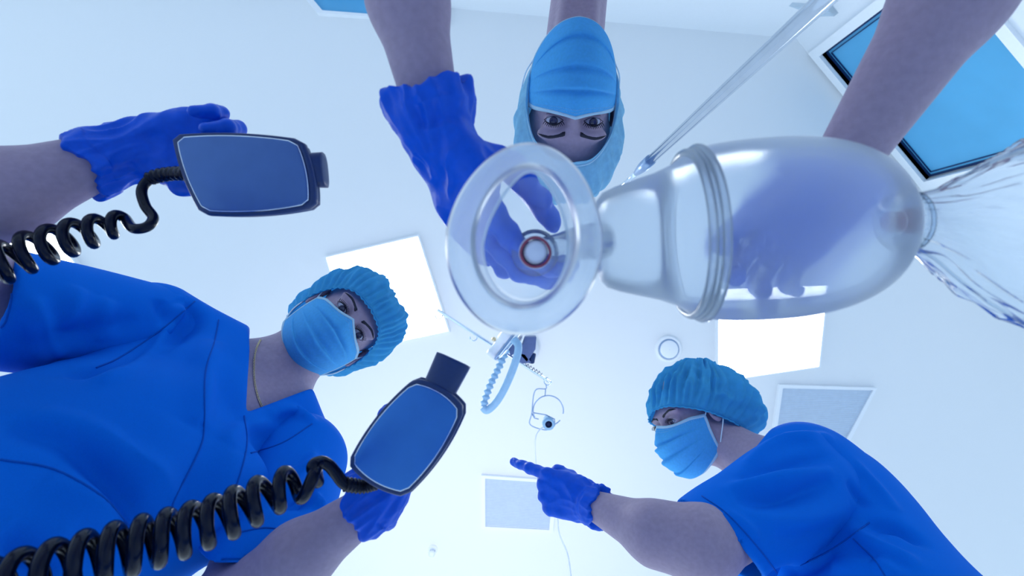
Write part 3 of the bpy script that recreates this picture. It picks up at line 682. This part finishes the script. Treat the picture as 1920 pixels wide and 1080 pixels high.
ca, cb = P(1004, 473, DM+.060), P(1003, 474, DM+.125)
mk('connector', *lathe(ca, cb, [(0, .0108), (0, .0128), (1, .0135)], 40), M['valve'], r)
mk('red_ring', *tube(egg(1004, 473, 27.5, 27.5, 27.5, DM+.059), .0012, 8, True), M['red'], r)
mk('valve_disc', *lathe(P(1004, 473, DM+.0575), P(1004, 473, DM+.0625), [(0, .0001), (.1, .006), (.5, .0090), (1, .0096)], 32), M['valve'], r)
mk('valve_body', *lathe(P(1003, 474, DM+.12), P(1003, 474, DM+.165), [(0, .013), (.05, .021), (.9, .021), (1, .012)], 40, True, True), M['cone'], r)
bdir0, bdir1 = P(1118, 452, .395), P(1686, 415, .385)
pxm = .39/FPX
mk('valve_elbow', *tube(spline([P(1003, 474, DM+.145), P(1050, 465, DM+.14), P(1085, 456, .43), P(1126, 451, .40)], 30), np.linspace(.013, .015, 30), 28), M['cone'], r)
# squeeze bag
prof_px = [(0, 26), (.004, 50), (.012, 78), (.03, 90), (.07, 99), (.14, 110), (.20, 119), (.255, 131), (.285, 141), (.300, 150)]
mk('bag_neck', *lathe(bdir0, bdir1, [(t, p*pxm) for t, p in prof_px], 96), M['bag'], r)
pp = spline([(0, .335, 158), (0, .42, 165), (0, .55, 168), (0, .68, 165), (0, .80, 152), (0, .90, 126), (0, .965, 88), (0, .992, 50), (0, 1.0, 22)], 48)
mk('squeeze_bag', *lathe(bdir0, bdir1, [(p[1], p[2]*pxm) for p in pp], 96), M['bag'], r)
for t_, rr_, wd in ((.300, 151, .0030), (.335, 159, .0028), (.317, 156, .0018)):
    c0 = bdir0+(bdir1-bdir0)*t_; ax, u, w_ = frame(bdir1-bdir0)
    mk('bag_rib', *tube([c0+(math.cos(q)*u+math.sin(q)*w_)*rr_*pxm for q in np.linspace(0, 2*math.pi, 96, endpoint=False)], wd, 10, True), M['bagring'], r)
mk('bag_band', *lathe(bdir0, bdir1, [(.300, 151*pxm), (.317, 156*pxm), (.335, 158*pxm)], 96), M['bagring'], r)
ib = bdir0+(bdir1-bdir0)*.90+V(0, 0, .0); mk('intake_valve', *lathe(bdir0+(bdir1-bdir0)*.955, bdir0+(bdir1-bdir0)*1.0, [(0, .006), (.3, .008), (1, .008)], 32, True), M['red'], r)
mk('intake_collar', *lathe(P(1672, 416, .385), P(1712, 414, .385), [(0, .020), (.1, .0215), (.8, .0205), (.85, .0225), (1, .0215)], 48), M['cone'], r)
mk('collar_ring', *tube(np.array([P(1712, 414, .385)+(math.cos(q)*frame(bdir1-bdir0)[1]+math.sin(q)*frame(bdir1-bdir0)[2])*.0205 for q in np.linspace(0, 6.283, 48, endpoint=False)]), .0016, 8, True), M['cone'], r)
# crumpled film reservoir
rows = []; ax, u, w_ = frame(bdir1-bdir0); base = P(1700, 415, .385)
cl_ = spline([(1700, 415, .385), (1760, 425, .385), (1850, 435, .375), (1960, 440, .365), (2120, 450, .355)], 70)
hw_ = spline([(46, 0, 0), (70, 0, 0), (130, 0, 0), (178, 0, 0), (205, 0, 0)], 70)[:, 0]
for i, (c, h_) in enumerate(zip(cl_, hw_)):
    t = i/69; cc = P(c[0], c[1], c[2]); hh = h_*c[2]/FPX; dep = .019+.030*min(1, t*1.6); row = []
    for j in range(180):
        a = 2*math.pi*j/180; nn = noise.noise(Vector((math.cos(a)*2.4, math.sin(a)*2.4, t*3.0))); n2 = noise.noise(Vector((math.cos(a)*6, math.sin(a)*6, t*5+9))); n3 = 1-abs(noise.noise(Vector((math.cos(a)*4+t*2, math.sin(a)*4, t*4+4))))*4
        m_ = 1+(.10*nn+.06*n2+.05*n3)*min(1, t*3+.15)+.05*math.cos(a*13+nn*4)*(1-t)
        row.append(cc+V(0, 1, 0)*math.cos(a)*hh*m_+V(0, 0, 1)*math.sin(a)*dep*m_+V(1, 0, 0)*.010*n2*t)
    rows.append(np.array(row))
v, f = ring_mesh(rows, True, False, True); mk('reservoir_bag', v, f, M['film'], r)
sm = [tube(np.array([rows[i][j]+V(0, 0, -.0005) for i in range(0, 70)]), .0010, 6) for j in (0, 90)]
mk('film_weld', *cat_mesh(sm), M['cone'], sub(r, r['o']))

# ------------------------------------------------------------------ defibrillator paddles
def paddle(label, quad, D, bulge, tip, tiltd, handle_px, cordfn, fl=1.03, pm='plate'):
    """quad: plate corners, clockwise from the handle-stub end; seen plate-on"""
    c = [P(x, y, D+dz) for (x, y), dz in zip(quad, tiltd)]; cen = np.mean(c, 0); r = thing('defibrillator_paddle', label, 'paddle', cen, None)
    nrm = unit(np.cross(c[1]-c[0], c[3]-c[0])); nrm = nrm*np.sign(nrm[2])
    def outline(sc_, n=14, rnd=.12):
        pts = []
        for i in range(4):
            a, b = c[i], c[(i+1) % 4]; out = unit((a+b)/2-cen)
            for t in np.linspace(rnd*.5, 1-rnd*.5, n): pts.append(a+(b-a)*t+out*bulge*(1-(2*t-1)**2))
        pts = np.array(pts)
        return cen+(pts-cen)*sc_
    def slab(z0, z1, s0, s1, cap0=True, cap1=True): return ring_mesh([outline(s0)+nrm*z0, outline((s0+s1)/2)+nrm*(z0*.5+z1*.5), outline(s1)+nrm*z1], True, cap0, cap1)
    hs = mk('housing', *ring_mesh([outline(.93)+nrm*.001, outline(1.0)+nrm*.000, outline(1.03)+nrm*.003, outline(1.03)+nrm*.008, outline(1.0)+nrm*.011, outline(.97)+nrm*.0125, outline(fl)+nrm*.014, outline(fl)+nrm*.019, outline(fl-.1)+nrm*.025, outline(.6)+nrm*.028], True, True, True), M['paddle'], r)
    mk('plate', *ring_mesh([outline(.90)-nrm*.0022, outline(.915)-nrm*.0018, outline(.92)+nrm*.003], True, True, True), M[pm], r)
    pl = outline(.925)-nrm*.0006; mk('bezel', *tube(pl, .0008, 6, True), M['steel'], r)
    a, b, w0, w1 = handle_px; a = P(*a)+0; b = P(*b)+0
    side = unit(np.cross(b-a, nrm)); rows = []
    for t in np.linspace(0, 1, 22):
        p = a+(b-a)*t; hw = (w0*(1-t)+w1*t)+.010*math.exp(-(t/.10)**2); th = .015*(1-.25*t); q = [p+side*hw*math.copysign(abs(math.cos(g))**.7, math.cos(g))+nrm*th*math.copysign(abs(math.sin(g))**.7, math.sin(g)) for g in np.linspace(0, 2*math.pi, 36, endpoint=False)]
        rows.append(np.array(q))
    rows.append(rows[-1]*.7+(b+unit(b-a)*.002)*.3)
    mk('handle_end', *ring_mesh(rows, True, True, True), M['paddle'], r)
    # grip bar behind the housing
    e0 = cen+(c[0]+c[1]-2*cen)*.36; e1 = cen-(c[0]+c[1]-2*cen)*.36
    mk('grip', *tube(spline([e0+nrm*.022, e0*.8+e1*.2+nrm*.060, (e0+e1)/2+nrm*.066, e0*.2+e1*.8+nrm*.060, e1+nrm*.022], 30), .0125, 20), M['paddle'], r)
    cordfn(r, cen, nrm); return r
def coil(ctrl, radii, pitches, lead, wire, phase=0.0):
    """coiled cord: lead-in points, then turns round the control path"""
    path = spline(ctrl, 400); seg = np.linalg.norm(np.diff(path, axis=0), axis=1); s = np.concatenate([[0], np.cumsum(seg)]); n = 1500
    ss = np.linspace(0, s[-1], n); q = np.stack([np.interp(ss, s, path[:, i]) for i in range(3)], 1); t = ss/s[-1]
    rad = np.interp(t, np.linspace(0, 1, len(radii)), radii); pit = np.interp(t, np.linspace(0, 1, len(pitches)), pitches)
    ph = phase+np.concatenate([[0], np.cumsum(2*math.pi*np.diff(ss)/pit[:-1])]); tg = np.gradient(q, axis=0); tg /= np.linalg.norm(tg, axis=1)[:, None]
    up = np.array([0, 0, 1.]); sd = np.cross(tg, up); sd /= np.linalg.norm(sd, axis=1)[:, None]; u2 = np.cross(sd, tg)
    hx = q+rad[:, None]*(np.cos(ph)[:, None]*sd+np.sin(ph)[:, None]*u2); ld = spline(list(lead)+[hx[0], hx[25], hx[50]], 80)
    k = int(80*(len(lead))/(len(lead)+2)); full = np.vstack([ld[:-30], hx[30:]]) if False else np.vstack([spline(list(lead)+[hx[0]], 60)[:-1], hx])
    return tube(full, wire, 14)
def cord_a(r, cen, nrm):
    ctrl = [P(232, 415, .55), P(150, 440, .54), P(60, 470, .53), P(-30, 505, .51), P(-130, 545, .49)]
    lead = [P(352, 325, .545), P(318, 326, .56), P(284, 334, .565), P(266, 356, .56), P(272, 385, .555), P(287, 408, .55), P(276, 425, .54), P(250, 428, .54)]
    mk('coiled_cord', *coil(ctrl, [.008, .0145, .0165, .018, .020], [.021, .021, .0205, .021, .022], lead, .0054, 2.2), M['black'], r)
    mk('cord_tail', *tube(spline([P(-130, 545, .49)+V(0, .01, .01), V(-.60, -.02, .30), V(-.52, -.10, -.2), V(-.55, -.12, -.7), V(-.62, -.10, -CZ+.006), V(-.9, -.12, -CZ+.006)], 80), .0054, 12), M['black'], r)
    mk('strain_relief', *tube(spline(lead[:5], 60)[:34], .0072+.0009*np.sin(np.arange(34)*1.5), 14), M['black'], r)
paddle('grey faced defibrillator paddle held flat by the left arm at upper left', [(563, 262), (587, 386), (377, 400), (323, 254)], .52, .0045, None, (.0, .0, .0, .0),
       ((572, 320, .535), (609, 319, .54), .0170, .0185), cord_a, 1.0)
def cord_b(r, cen, nrm):
    ctrl = [P(600, 905, .50), P(555, 908, .49), P(500, 930, .48), P(420, 968, .465), P(330, 1000, .45), P(230, 1030, .43), P(120, 1065, .41), P(-20, 1110, .39)]
    lead = [P(705, 905, .53), P(680, 912, .53), P(648, 908, .52), P(630, 888, .515), P(616, 872, .51), P(600, 866, .505), P(586, 876, .495)]
    mk('coiled_cord', *coil(ctrl, [.012, .015, .0175, .018, .019, .0195, .020, .0205], [.022, .024, .019, .0185, .0185, .019, .020, .020], lead, .0060, 1.2), M['black'], r)
    mk('cord_tail', *tube(spline([P(-20, 1110, .39)+V(0, .0, .01), V(-.42, -.24, .22), V(-.40, -.24, -.2), V(-.44, -.22, -.7), V(-.52, -.20, -CZ+.006), V(-.9, -.2, -CZ+.006)], 80), .0060, 12), M['black'], r)
    mk('strain_relief', *tube(spline(lead[:3], 40), .0070+.0008*np.sin(np.arange(40)*1.5), 14), M['black'], r)
paddle('defibrillator paddle with reflected scrub blue painted into its face, tilted upright, its handle end near the cap', [(776, 712), (868, 768), (758, 930), (653, 868)], .49, .0060, None, (.012, .006, -.004, .0),
       ((818, 742, .515), (851, 674, .525), .0165, .0190), cord_b, 1.06, 'plate2')

# ------------------------------------------------------------------ people
CAM = np.array([0, 0, CZ])
def wedge(px_lines, k=.004):
    """cuts away what is inside all the planes seen edge-on along the pixel lines; (a, b, inside point)"""
    pl = []
    for a, b, q in px_lines:
        n = unit(np.cross(P(*a, 1)-CAM, P(*b, 1)-CAM)); n = n*-np.sign(n@(P(*q, 1)-CAM)); pl.append(n)
    return dict(t='w', pl=pl, op='x', k=k)
def leg_prims(hip, foot, r=(.095, .065, .045)):
    knee = (np.array(hip)+np.array(foot))/2+np.array([0, 0, .02]); return [S(hip, knee, r[0], r[1], .03), S(knee, foot, r[1], r[2], .03)]
def trousers(root, hips, foots):
    pr = []
    for h_, f_ in zip(hips, foots): pr += leg_prims(h_, np.array(f_)+np.array([0, 0, .02]), (.115, .085, .075))
    pr.append(S(hips[0], hips[1], .125, .125, .04)); v, f = solid(pr, .012); v = wrinkle(v, f, .006, 7)
    mk('trousers', v, f, M['scrub'], root)
def body(root, H, neck, torso, arms, hips, foots, hf=.0022, cuts=()):
    parts = []
    nk = head_prims(H)+neck+list(cuts); v, f = solid(nk, hf); parts.append((v, f))
    for a in arms: parts.append(solid(a, .0035))
    lo = list(torso)
    for h_, f_ in zip(hips, foots):
        lo += leg_prims(h_, f_); lo.append(S(np.array(f_)+np.array([0, 0, .0]), np.array(f_)+unit(H.R[1]*np.array([1, 1, 0]))*.14-np.array([0, 0, .01]), .035, .03, .02))
    parts.append(solid(lo, .010)); vv, ff = cat_mesh(parts); o = mk('body', vv, ff, M['skin'], root); return parts[0]
def garment(root, pieces, lines, name='scrub_top', h=.005, amp=.0034, sc_=11, seed=0, smooth=2):
    """pieces = list of primitive lists; meshes are joined into one garment"""
    out = []; raw = []
    for p in pieces:
        v, f = solid(p, h); raw.append((relax(v, f, smooth, .4), f))
    tr = bvh(*cat_mesh(raw)); ln = []
    for pxs, wd, am in lines:
        q = [onsurf(tr, a[0], a[1]) for a in spline([np.array([x, y, 0.]) for x, y in pxs], 26)]; q = [a for a in q if a is not None]
        if len(q) > 3: ln.append((q, wd*1.15, am*3.6))
    for i, (v, f) in enumerate(raw):
        v = fold(v, f, ln); v = wrinkle(v, f, amp, sc_, (1, 1, .6), 'n', (seed, i, 0)); out.append((v, f))
    vv, ff = cat_mesh(out); return mk(name, vv, ff, M['scrub'], root), bvh(vv, ff), out
def K(pxs, D): return pxs
def sleeve(a, b, ra, rb, n=None, flat=1.0, bk=.012, wall=.013, cutn=None):
    """hollow tube of cloth ending at b"""
    a = np.array(a); b = np.array(b); d = unit(b-a) if cutn is None else unit(cutn); dd = unit(b-a)
    return [S(a, b+dd*.04, ra, rb+.002, .02, n, flat), CL(b, d, .003), dict(S(b-dd*.05, b+dd*.08, rb-wall, rb-wall+.003, .003, n, flat), op='x')]

# ---- person A: two paddles, leaning in from the left
HA = Head(P(657, 602, 1.0), V(.46, .14, -.86), V(.66, .46, .60), .99)
rA = thing('person', 'person in blue scrubs and cap holding two paddles, mask on, gold chain at the neck', 'person', V(-.95, -.55, -CZ))
armA1 = chain([P(250, 612, .86), P(-30, 540, .68), P(-150, 425, .57), P(0, 366, .555), P(235, 284, .610)], [.055, .050, .047, .046, .025], .02)
armA2 = chain([P(560, 880, .84), P(480, 1040, .68), P(415, 1160, .60), P(560, 1045, .60), P(706, 938, .605)], [.052, .046, .044, .038, .0235], .02)
neckA = [S(HA.L(0, -.020, -.055), P(500, 715, .98), .057, .060, .02), S(P(505, 712, .985), P(400, 800, .88), .062, .12, .05), S(P(330, 650, .90), P(470, 700, .96), .05, .045, .05), S(P(560, 830, .90), P(515, 740, .96), .05, .045, .05),
         S(HA.L(-.035, .01, -.075), P(490, 690, .93), .010, .009, .018), S(HA.L(.035, .01, -.075), P(492, 745, .93), .010, .009, .018)]
hipA = [V(-.88, -.28, .06), V(-.72, -.56, .06)]; footA = [V(-1.02, -.42, -CZ+.03), V(-.90, -.70, -CZ+.03)]
torA = [S(P(400, 800, .88), P(150, 930, .68), .10, .12, .04, V(-.35, -.2, .9), 1.25), S(P(150, 930, .68), V(-.80, -.42, .1), .12, .13, .04)]
bA = body(rA, HA, neckA, torA, [armA1, armA2], hipA, footA)
add_eyes(rA, HA, (-.15, -.15)); add_brows(rA, HA, bvh(*bA))
nA = V(-.35, -.22, .9)
pA = [[S(P(285, 625, .87), P(455, 700, .93), .088, .068, .05, nA, 1.15), S(P(558, 868, .87), P(490, 770, .93), .074, .066, .05, nA, 1.15),
       S(P(420, 775, .88), P(290, 845, .78), .135, .160, .05, nA, 1.35), S(P(290, 845, .78), P(100, 955, .63), .160, .162, .05, nA, 1.3), S(P(100, 955, .63), V(-.80, -.44, .12), .165, .175, .05, nA, 1.1),
       E(P(250, 820, .69), (.075, .075, .06), None, .06), E(P(400, 930, .69), (.07, .07, .055), None, .06),
       dict(wedge([((468, 640), (460, 775), (560, 660)), ((460, 775), (572, 733), (560, 660))]))],
      sleeve(P(285, 628, .87), P(-45, 572, .665), .086, .080), sleeve(P(555, 865, .86), P(492, 1035, .69), .082, .078, None, 1, cutn=V(-.25, -.9, -.3))]
fA = [(K([(330, 560), (360, 600), (230, 680), (120, 700)], .80), .014, -.006), (K([(350, 560), (300, 640), (180, 720)], .80), .010, .006), (K([(60, 560), (80, 620), (110, 670)], .66), .010, .005), (K([(150, 540), (120, 620)], .68), .012, .004),
      (K([(400, 640), (380, 700), (370, 800)], .80), .016, .005), (K([(20, 800), (150, 830), (250, 960), (300, 1010)], .58), .016, -.006), (K([(60, 780), (190, 830), (330, 950)], .60), .014, .005), (K([(0, 1000), (70, 1040), (120, 1075)], .5), .015, -.007),
      (K([(500, 780), (540, 770), (590, 790)], .88), .008, .004), (K([(590, 850), (560, 900), (520, 930)], .80), .008, .005), (K([(600, 890), (560, 950)], .78), .007, -.004), (K([(590, 920), (600, 960)], .77), .007, .004)]
fA += [([(420, 830), (460, 800), (520, 800)], .012, .003), ([(250, 900), (300, 880), (350, 800)], .03, .004), ([(300, 560), (320, 610)], .012, -.004), ([(200, 560), (190, 640)], .014, .004), ([(90, 900), (200, 960), (260, 1040)], .018, .005), ([(380, 960), (420, 900), (450, 850)], .014, .003), ([(130, 1000), (260, 1020)], .015, -.003), ([(520, 900), (590, 880)], .009, .004), ([(510, 950), (600, 930)], .009, -.004), ([(40, 640), (160, 620), (260, 600)], .014, -.003)]
gA, tA, _ = garment(rA, pA, fA, seed=1); gA_ = sub(rA, gA)
sm = [seam(tA, q) for q in ([(410, 600), (402, 640), (385, 700), (383, 790), (375, 840), (330, 930), (322, 955)], [(458, 780), (462, 840), (440, 920), (430, 940)], [(0, 862), (100, 880), (190, 930), (240, 985)], [(365, 565), (300, 620), (225, 670), (180, 690)],
     [(470, 850), (530, 830), (585, 795)], [(20, 520), (22, 560), (12, 600), (2, 615)], [(440, 1000), (500, 990), (560, 1000), (575, 1008)])]
for s_ in sm: mk('stitched_seam', *s_, M['seam'], gA_)
# flat neckband along the V
def band(root, tree, pxs, wd, m, name='neckband', lift=.0012):
    q = spline([np.array([a, b, 0.]) for a, b in pxs], 40); rows = []
    for i, p in enumerate(q):
        d = q[min(i+1, 39)]-q[max(i-1, 0)]; d /= np.linalg.norm(d); n2 = np.array([d[1], -d[0]]); row = [onsurf(tree, p[0]+n2[0]*s_*wd, p[1]+n2[1]*s_*wd, -0.0) for s_ in (0.05, .35, .7, 1)]
        if any(r_ is None for r_ in row): continue
        row = [r_-unit(r_-CAM)*lift for r_ in row]
        if rows and np.linalg.norm(row[0]-rows[-1][0]) > .04: break
        rows.append(np.array(row))
    if len(rows) > 3:
        o = mk(name, *ring_mesh(rows, False), m, root); solidify(o, .003); return o
trousers(rA, hipA, footA)
face_mask(rA, HA, puff=.002, drop=-.006, zoff=-.007)
rimA = [(0, .094, .050), (-.045, .082, .044), (-.072, .040, .022), (-.082, .002, -.022), (-.068, -.055, -.070), (0, -.090, -.085), (.068, -.055, -.070), (.082, .002, -.022), (.072, .040, .022), (.045, .082, .044)]
bouffant(rA, HA, rimA, (0, -.055, .114), lambda u: .08+.26*abs(math.sin(2*math.pi*u))+.14*(.5-.5*math.cos(2*math.pi*u)), M['cap'], seed=2, n_g=40)
hp, X, N = hand(P(262, 280, .612), V(.98, .10, .03), V(.0, -.25, -.95), V(0, -1, 0), [(30, 55, 45)]*4, [(.045, .050, .018), (.050, .080, .030), (.046, .100, .040)])
glove(rA, hp, P(250, 281, .612), P(0, 366, .555)-P(235, 284, .610), .032, .044, seed=3, wr=.0014)
hp, X, N = hand(P(708, 922, .61), V(.42, .90, .0), V(-.0, .0, -1), V(1, -.4, 0), [(30, 55, 45)]*4, [(.030, .045, .014), (.028, .065, .022), (.020, .080, .028)], .88)
glove(rA, hp, P(708, 928, .607), P(560, 1045, .60)-P(706, 938, .605), .033, .016, seed=5, wr=.0012)
# necklace
nt = bvh(*bA); cp = [onsurf(nt, x, y, .0) for x, y in [(489, 637), (482, 650), (477, 670), (476, 695), (478, 720), (484, 745), (491, 762)]]; cp = [p-unit(p-CAM)*.0015 for p in cp if p is not None]
if len(cp) > 3:
    q = spline(cp, 62); lk = []
    for i in range(len(q)-1):
        c = (q[i]+q[i+1])/2; t = unit(q[i+1]-q[i]); _, a, b = frame(t); s_ = a if i % 2 else b; n_ = 10
        lk.append(tube([c+t*.0024*math.cos(g)+s_*.0017*math.sin(g) for g in np.linspace(0, 2*math.pi, n_, endpoint=False)], .0007, 5, True))
    mk('necklace', *cat_mesh(lk), M['gold'], rA)

# ---- person B: upside down at the top, squeezing the bag
HB = Head(P(1075, 227, .84), V(-.02, -.42, -.91), V(-.03, -.92, .42), 1.05)
rB = thing('person', 'person seen upside down at the top in mask and pale hood, working the resuscitator', 'person', V(.12, 1.02, -CZ))
armB1 = chain([V(-.07, .68, .78), P(745, -250, .52), P(765, 0, .485), P(812, 215, .485)], [.052, .044, .0355, .025], .02)
armB2 = chain([V(.31, .68, .78), P(1890, -130, .47), P(1780, 0, .46), P(1575, 315, .495)], [.052, .050, .043, .027], .02)
neckB = [S(HB.L(0, -.025, -.05), P(1092, -60, .98), .053, .052, .02), S(P(1092, -60, .98), V(.12, .70, .86), .052, .09, .04), S(HB.L(-.03, .015, -.08), P(1070, -40, .93), .009, .008, .015), S(HB.L(.03, .015, -.08), P(1110, -40, .93), .009, .008, .015)]
hipB = [V(.03, 1.0, .05), V(.21, 1.0, .05)]; footB = [V(0, 1.0, -CZ+.03), V(.24, 1.02, -CZ+.03)]
torB = [S(V(.12, .72, .80), V(.12, 1.0, .10), .12, .13, .04, V(0, 1, 0), 1.2), S(V(-.05, .70, .80), V(.29, .70, .80), .055, .055, .04)]
bB = body(rB, HB, neckB, torB, [armB1, armB2], hipB, footB)
add_eyes(rB, HB, (0, .05)); add_brows(rB, HB, bvh(*bB))
g_, _, _ = garment(rB, [[S(V(.12, .73, .80), V(.12, 1.0, .05), .155, .165, .05, V(0, 1, 0), 1.35), S(V(-.05, .71, .80), V(.29, .71, .80), .075, .075, .06)], sleeve(V(-.05, .70, .80), V(-.095, .565, .665), .078, .074), sleeve(V(.29, .70, .80), V(.345, .565, .665), .078, .074)], [], h=.008, seed=4)
trousers(rB, hipB, footB)
face_mask(rB, HB, puff=.004, peak=.004, drop=.010, ztop=.002, dip=.004, zoff=-.015)
rimB = [(0, .083, .074), (-.034, .078, .066), (-.060, .058, .036), (-.071, .038, -.008), (-.066, .020, -.052), (-.050, -.06, -.085), (0, -.085, -.09), (.050, -.06, -.085), (.066, .020, -.052), (.071, .038, -.008), (.060, .058, .036), (.034, .078, .066)]
bouffant(rB, HB, rimB, (0, -.06, .125), lambda u: .12+.27*abs(math.sin(2*math.pi*u)), M['hood'], gather=.0008, seed=6, n_g=12, name='surgical_hood', ruffle=.012, wr=.003)
hp, X, N = hand(P(820, 262, .490), V(.40, -.90, -.03), V(.75, .33, .58), V(.62, .40, -.68), [(18, 34, 22), (22, 36, 22), (26, 38, 24), (30, 40, 24)], [(.024, .048, .046), (.016, .082, .066), (.006, .106, .080)], 1.06)
glove(rB, hp, P(816, 245, .488), P(765, 0, .485)-P(812, 215, .485), .034, .030, seed=8, wr=.0018, flare=.007)
hp, X, N = hand(P(1580, 335, .498), V(-.75, -.66, .0), V(-.05, .0, -1), V(-.6, .6, 0), [(26, 26, 16), (26, 26, 16), (26, 26, 16), (28, 28, 18)], [(.045, .030, .018), (.070, .055, .020), (.088, .078, .010)], 1.0, .016)
glove(rB, hp, P(1578, 335, .497), P(1780, 0, .46)-P(1575, 315, .495), .030, .004, seed=9)

# ---- person C: stooping in profile at the right, pointing
HC_ = Head(P(1261, 790, 1.20), V(-.88, -.16, -.42), V(-.36, .84, .40), .98, -.031)
rC = thing('person', 'person in blue scrubs stooping in profile at right, pointing with a gloved hand', 'person', V(.62, -.95, -CZ))
armC = chain([P(1490, 920, .98), P(1405, 978, .87), P(1315, 1020, .79), P(1230, 1000, .82), P(1110, 946, .93)], [.050, .050, .054, .046, .025], .025)
armC2 = chain([P(1620, 1090, 1.12), P(1580, 1380, 1.05), P(1450, 1450, 1.0)], [.05, .04, .028], .02)
neckC = [S(HC_.L(0, -.03, -.06), P(1448, 885, 1.10), .054, .058, .02), S(P(1448, 885, 1.10), P(1560, 940, 1.06), .06, .09, .04), S(HC_.L(-.035, .01, -.08), P(1425, 890, 1.06), .010, .009, .018)]
hipC = [V(.64, -.78, .06), V(.48, -.92, .06)]; footC = [V(.70, -.88, -CZ+.03), V(.54, -1.02, -CZ+.03)]
torC = [S(P(1550, 980, 1.04), P(1605, 1090, .92), .10, .11, .04), S(P(1605, 1090, .92), V(.56, -.85, .10), .11, .13, .04)]
bC = body(rC, HC_, neckC, torC, [armC, armC2], hipC, footC)
add_eyes(rC, HC_, (.1, -.1)); add_brows(rC, HC_, bvh(*bC))
pC = [[S(P(1512, 900, 1.02), P(1550, 970, 1.02), .112, .140, .05), S(P(1550, 970, 1.03), P(1605, 1080, .94), .140, .145, .05), S(P(1605, 1080, .94), V(.56, -.85, .12), .145, .165, .05), S(P(1405, 905, 1.05), P(1500, 930, 1.03), .052, .09, .05), E(P(1440, 985, 1.0), (.08, .08, .08), None, .05),
       dict(wedge([((1345, 922), (1425, 826), (1380, 800)), ((1425, 826), (1475, 760), (1400, 780))]))],
      sleeve(P(1500, 915, .97), P(1347, 1018, .83), .100, .080, None, 1, cutn=V(-.75, -.62, -.3))]
fC = [(K([(1400, 870), (1470, 830), (1560, 820)], .90), .012, .005), (K([(1385, 900), (1480, 870), (1580, 850)], .88), .013, -.004), (K([(1370, 915), (1450, 900), (1560, 880)], .87), .012, .005), (K([(1380, 940), (1470, 935), (1560, 900)], .86), .012, -.005),
      (K([(1620, 985), (1680, 990), (1730, 1020)], .90), .012, -.006), (K([(1600, 1000), (1660, 1040), (1720, 1060)], .88), .012, .006), (K([(1640, 1060), (1690, 1090)], .85), .012, .005), (K([(1560, 1040), (1500, 1070), (1440, 1090)], .82), .012, -.004)]
fC += [([(1400, 970), (1500, 980), (1590, 950)], .014, .003), ([(1360, 960), (1420, 1010)], .010, .003), ([(1450, 1000), (1560, 1000)], .016, -.003), ([(1600, 860), (1650, 920), (1680, 960)], .012, .003), ([(1590, 900), (1620, 950)], .010, -.003), ([(1560, 1060), (1640, 1070)], .012, .004)]
gC, tC, _ = garment(rC, pC, fC, seed=7); gC_ = sub(rC, gC)
sm = [seam(tC, q) for q in ([(1316, 930), (1366, 966), (1424, 1030), (1462, 1082)], [(1630, 980), (1560, 1030), (1500, 1060), (1450, 1085)], [(1600, 1010), (1640, 1050), (1665, 1090)])]
for s_ in sm: mk('stitched_seam', *s_, M['seam'], gC_)
trousers(rC, hipC, footC)
face_mask(rC, HC_, puff=.002, drop=.000, zoff=-.004)
rimC = [(0, .097, .048), (-.048, .084, .040), (-.076, .044, .014), (-.084, .0, -.016), (-.076, -.055, -.062), (0, -.095, -.095), (.076, -.055, -.062), (.084, .0, -.016), (.076, .044, .014), (.048, .084, .034)]
bouffant(rC, HC_, rimC, (0, -.105, .120), lambda u: .10+.34*(.5-.5*math.cos(2*math.pi*u)), M['cap'], seed=11, n_g=38, wr=.009, streak=.009)
hp, X, N = hand(P(1108, 942, .935), V(-.89, .06, .42), V(.05, -.12, 1), V(.10, .98, 0), [(20, 5, 2), (70, 85, 40), (72, 85, 40), (74, 85, 40)], [(.030, .050, .022), (.034, .078, .030), (.022, .096, .036)], 1.02, 0)
glove(rC, hp, P(1108, 944, .935), P(1230, 1000, .82)-P(1108, 943, .935), .028, .020, seed=12, wr=.0014, flare=.007)
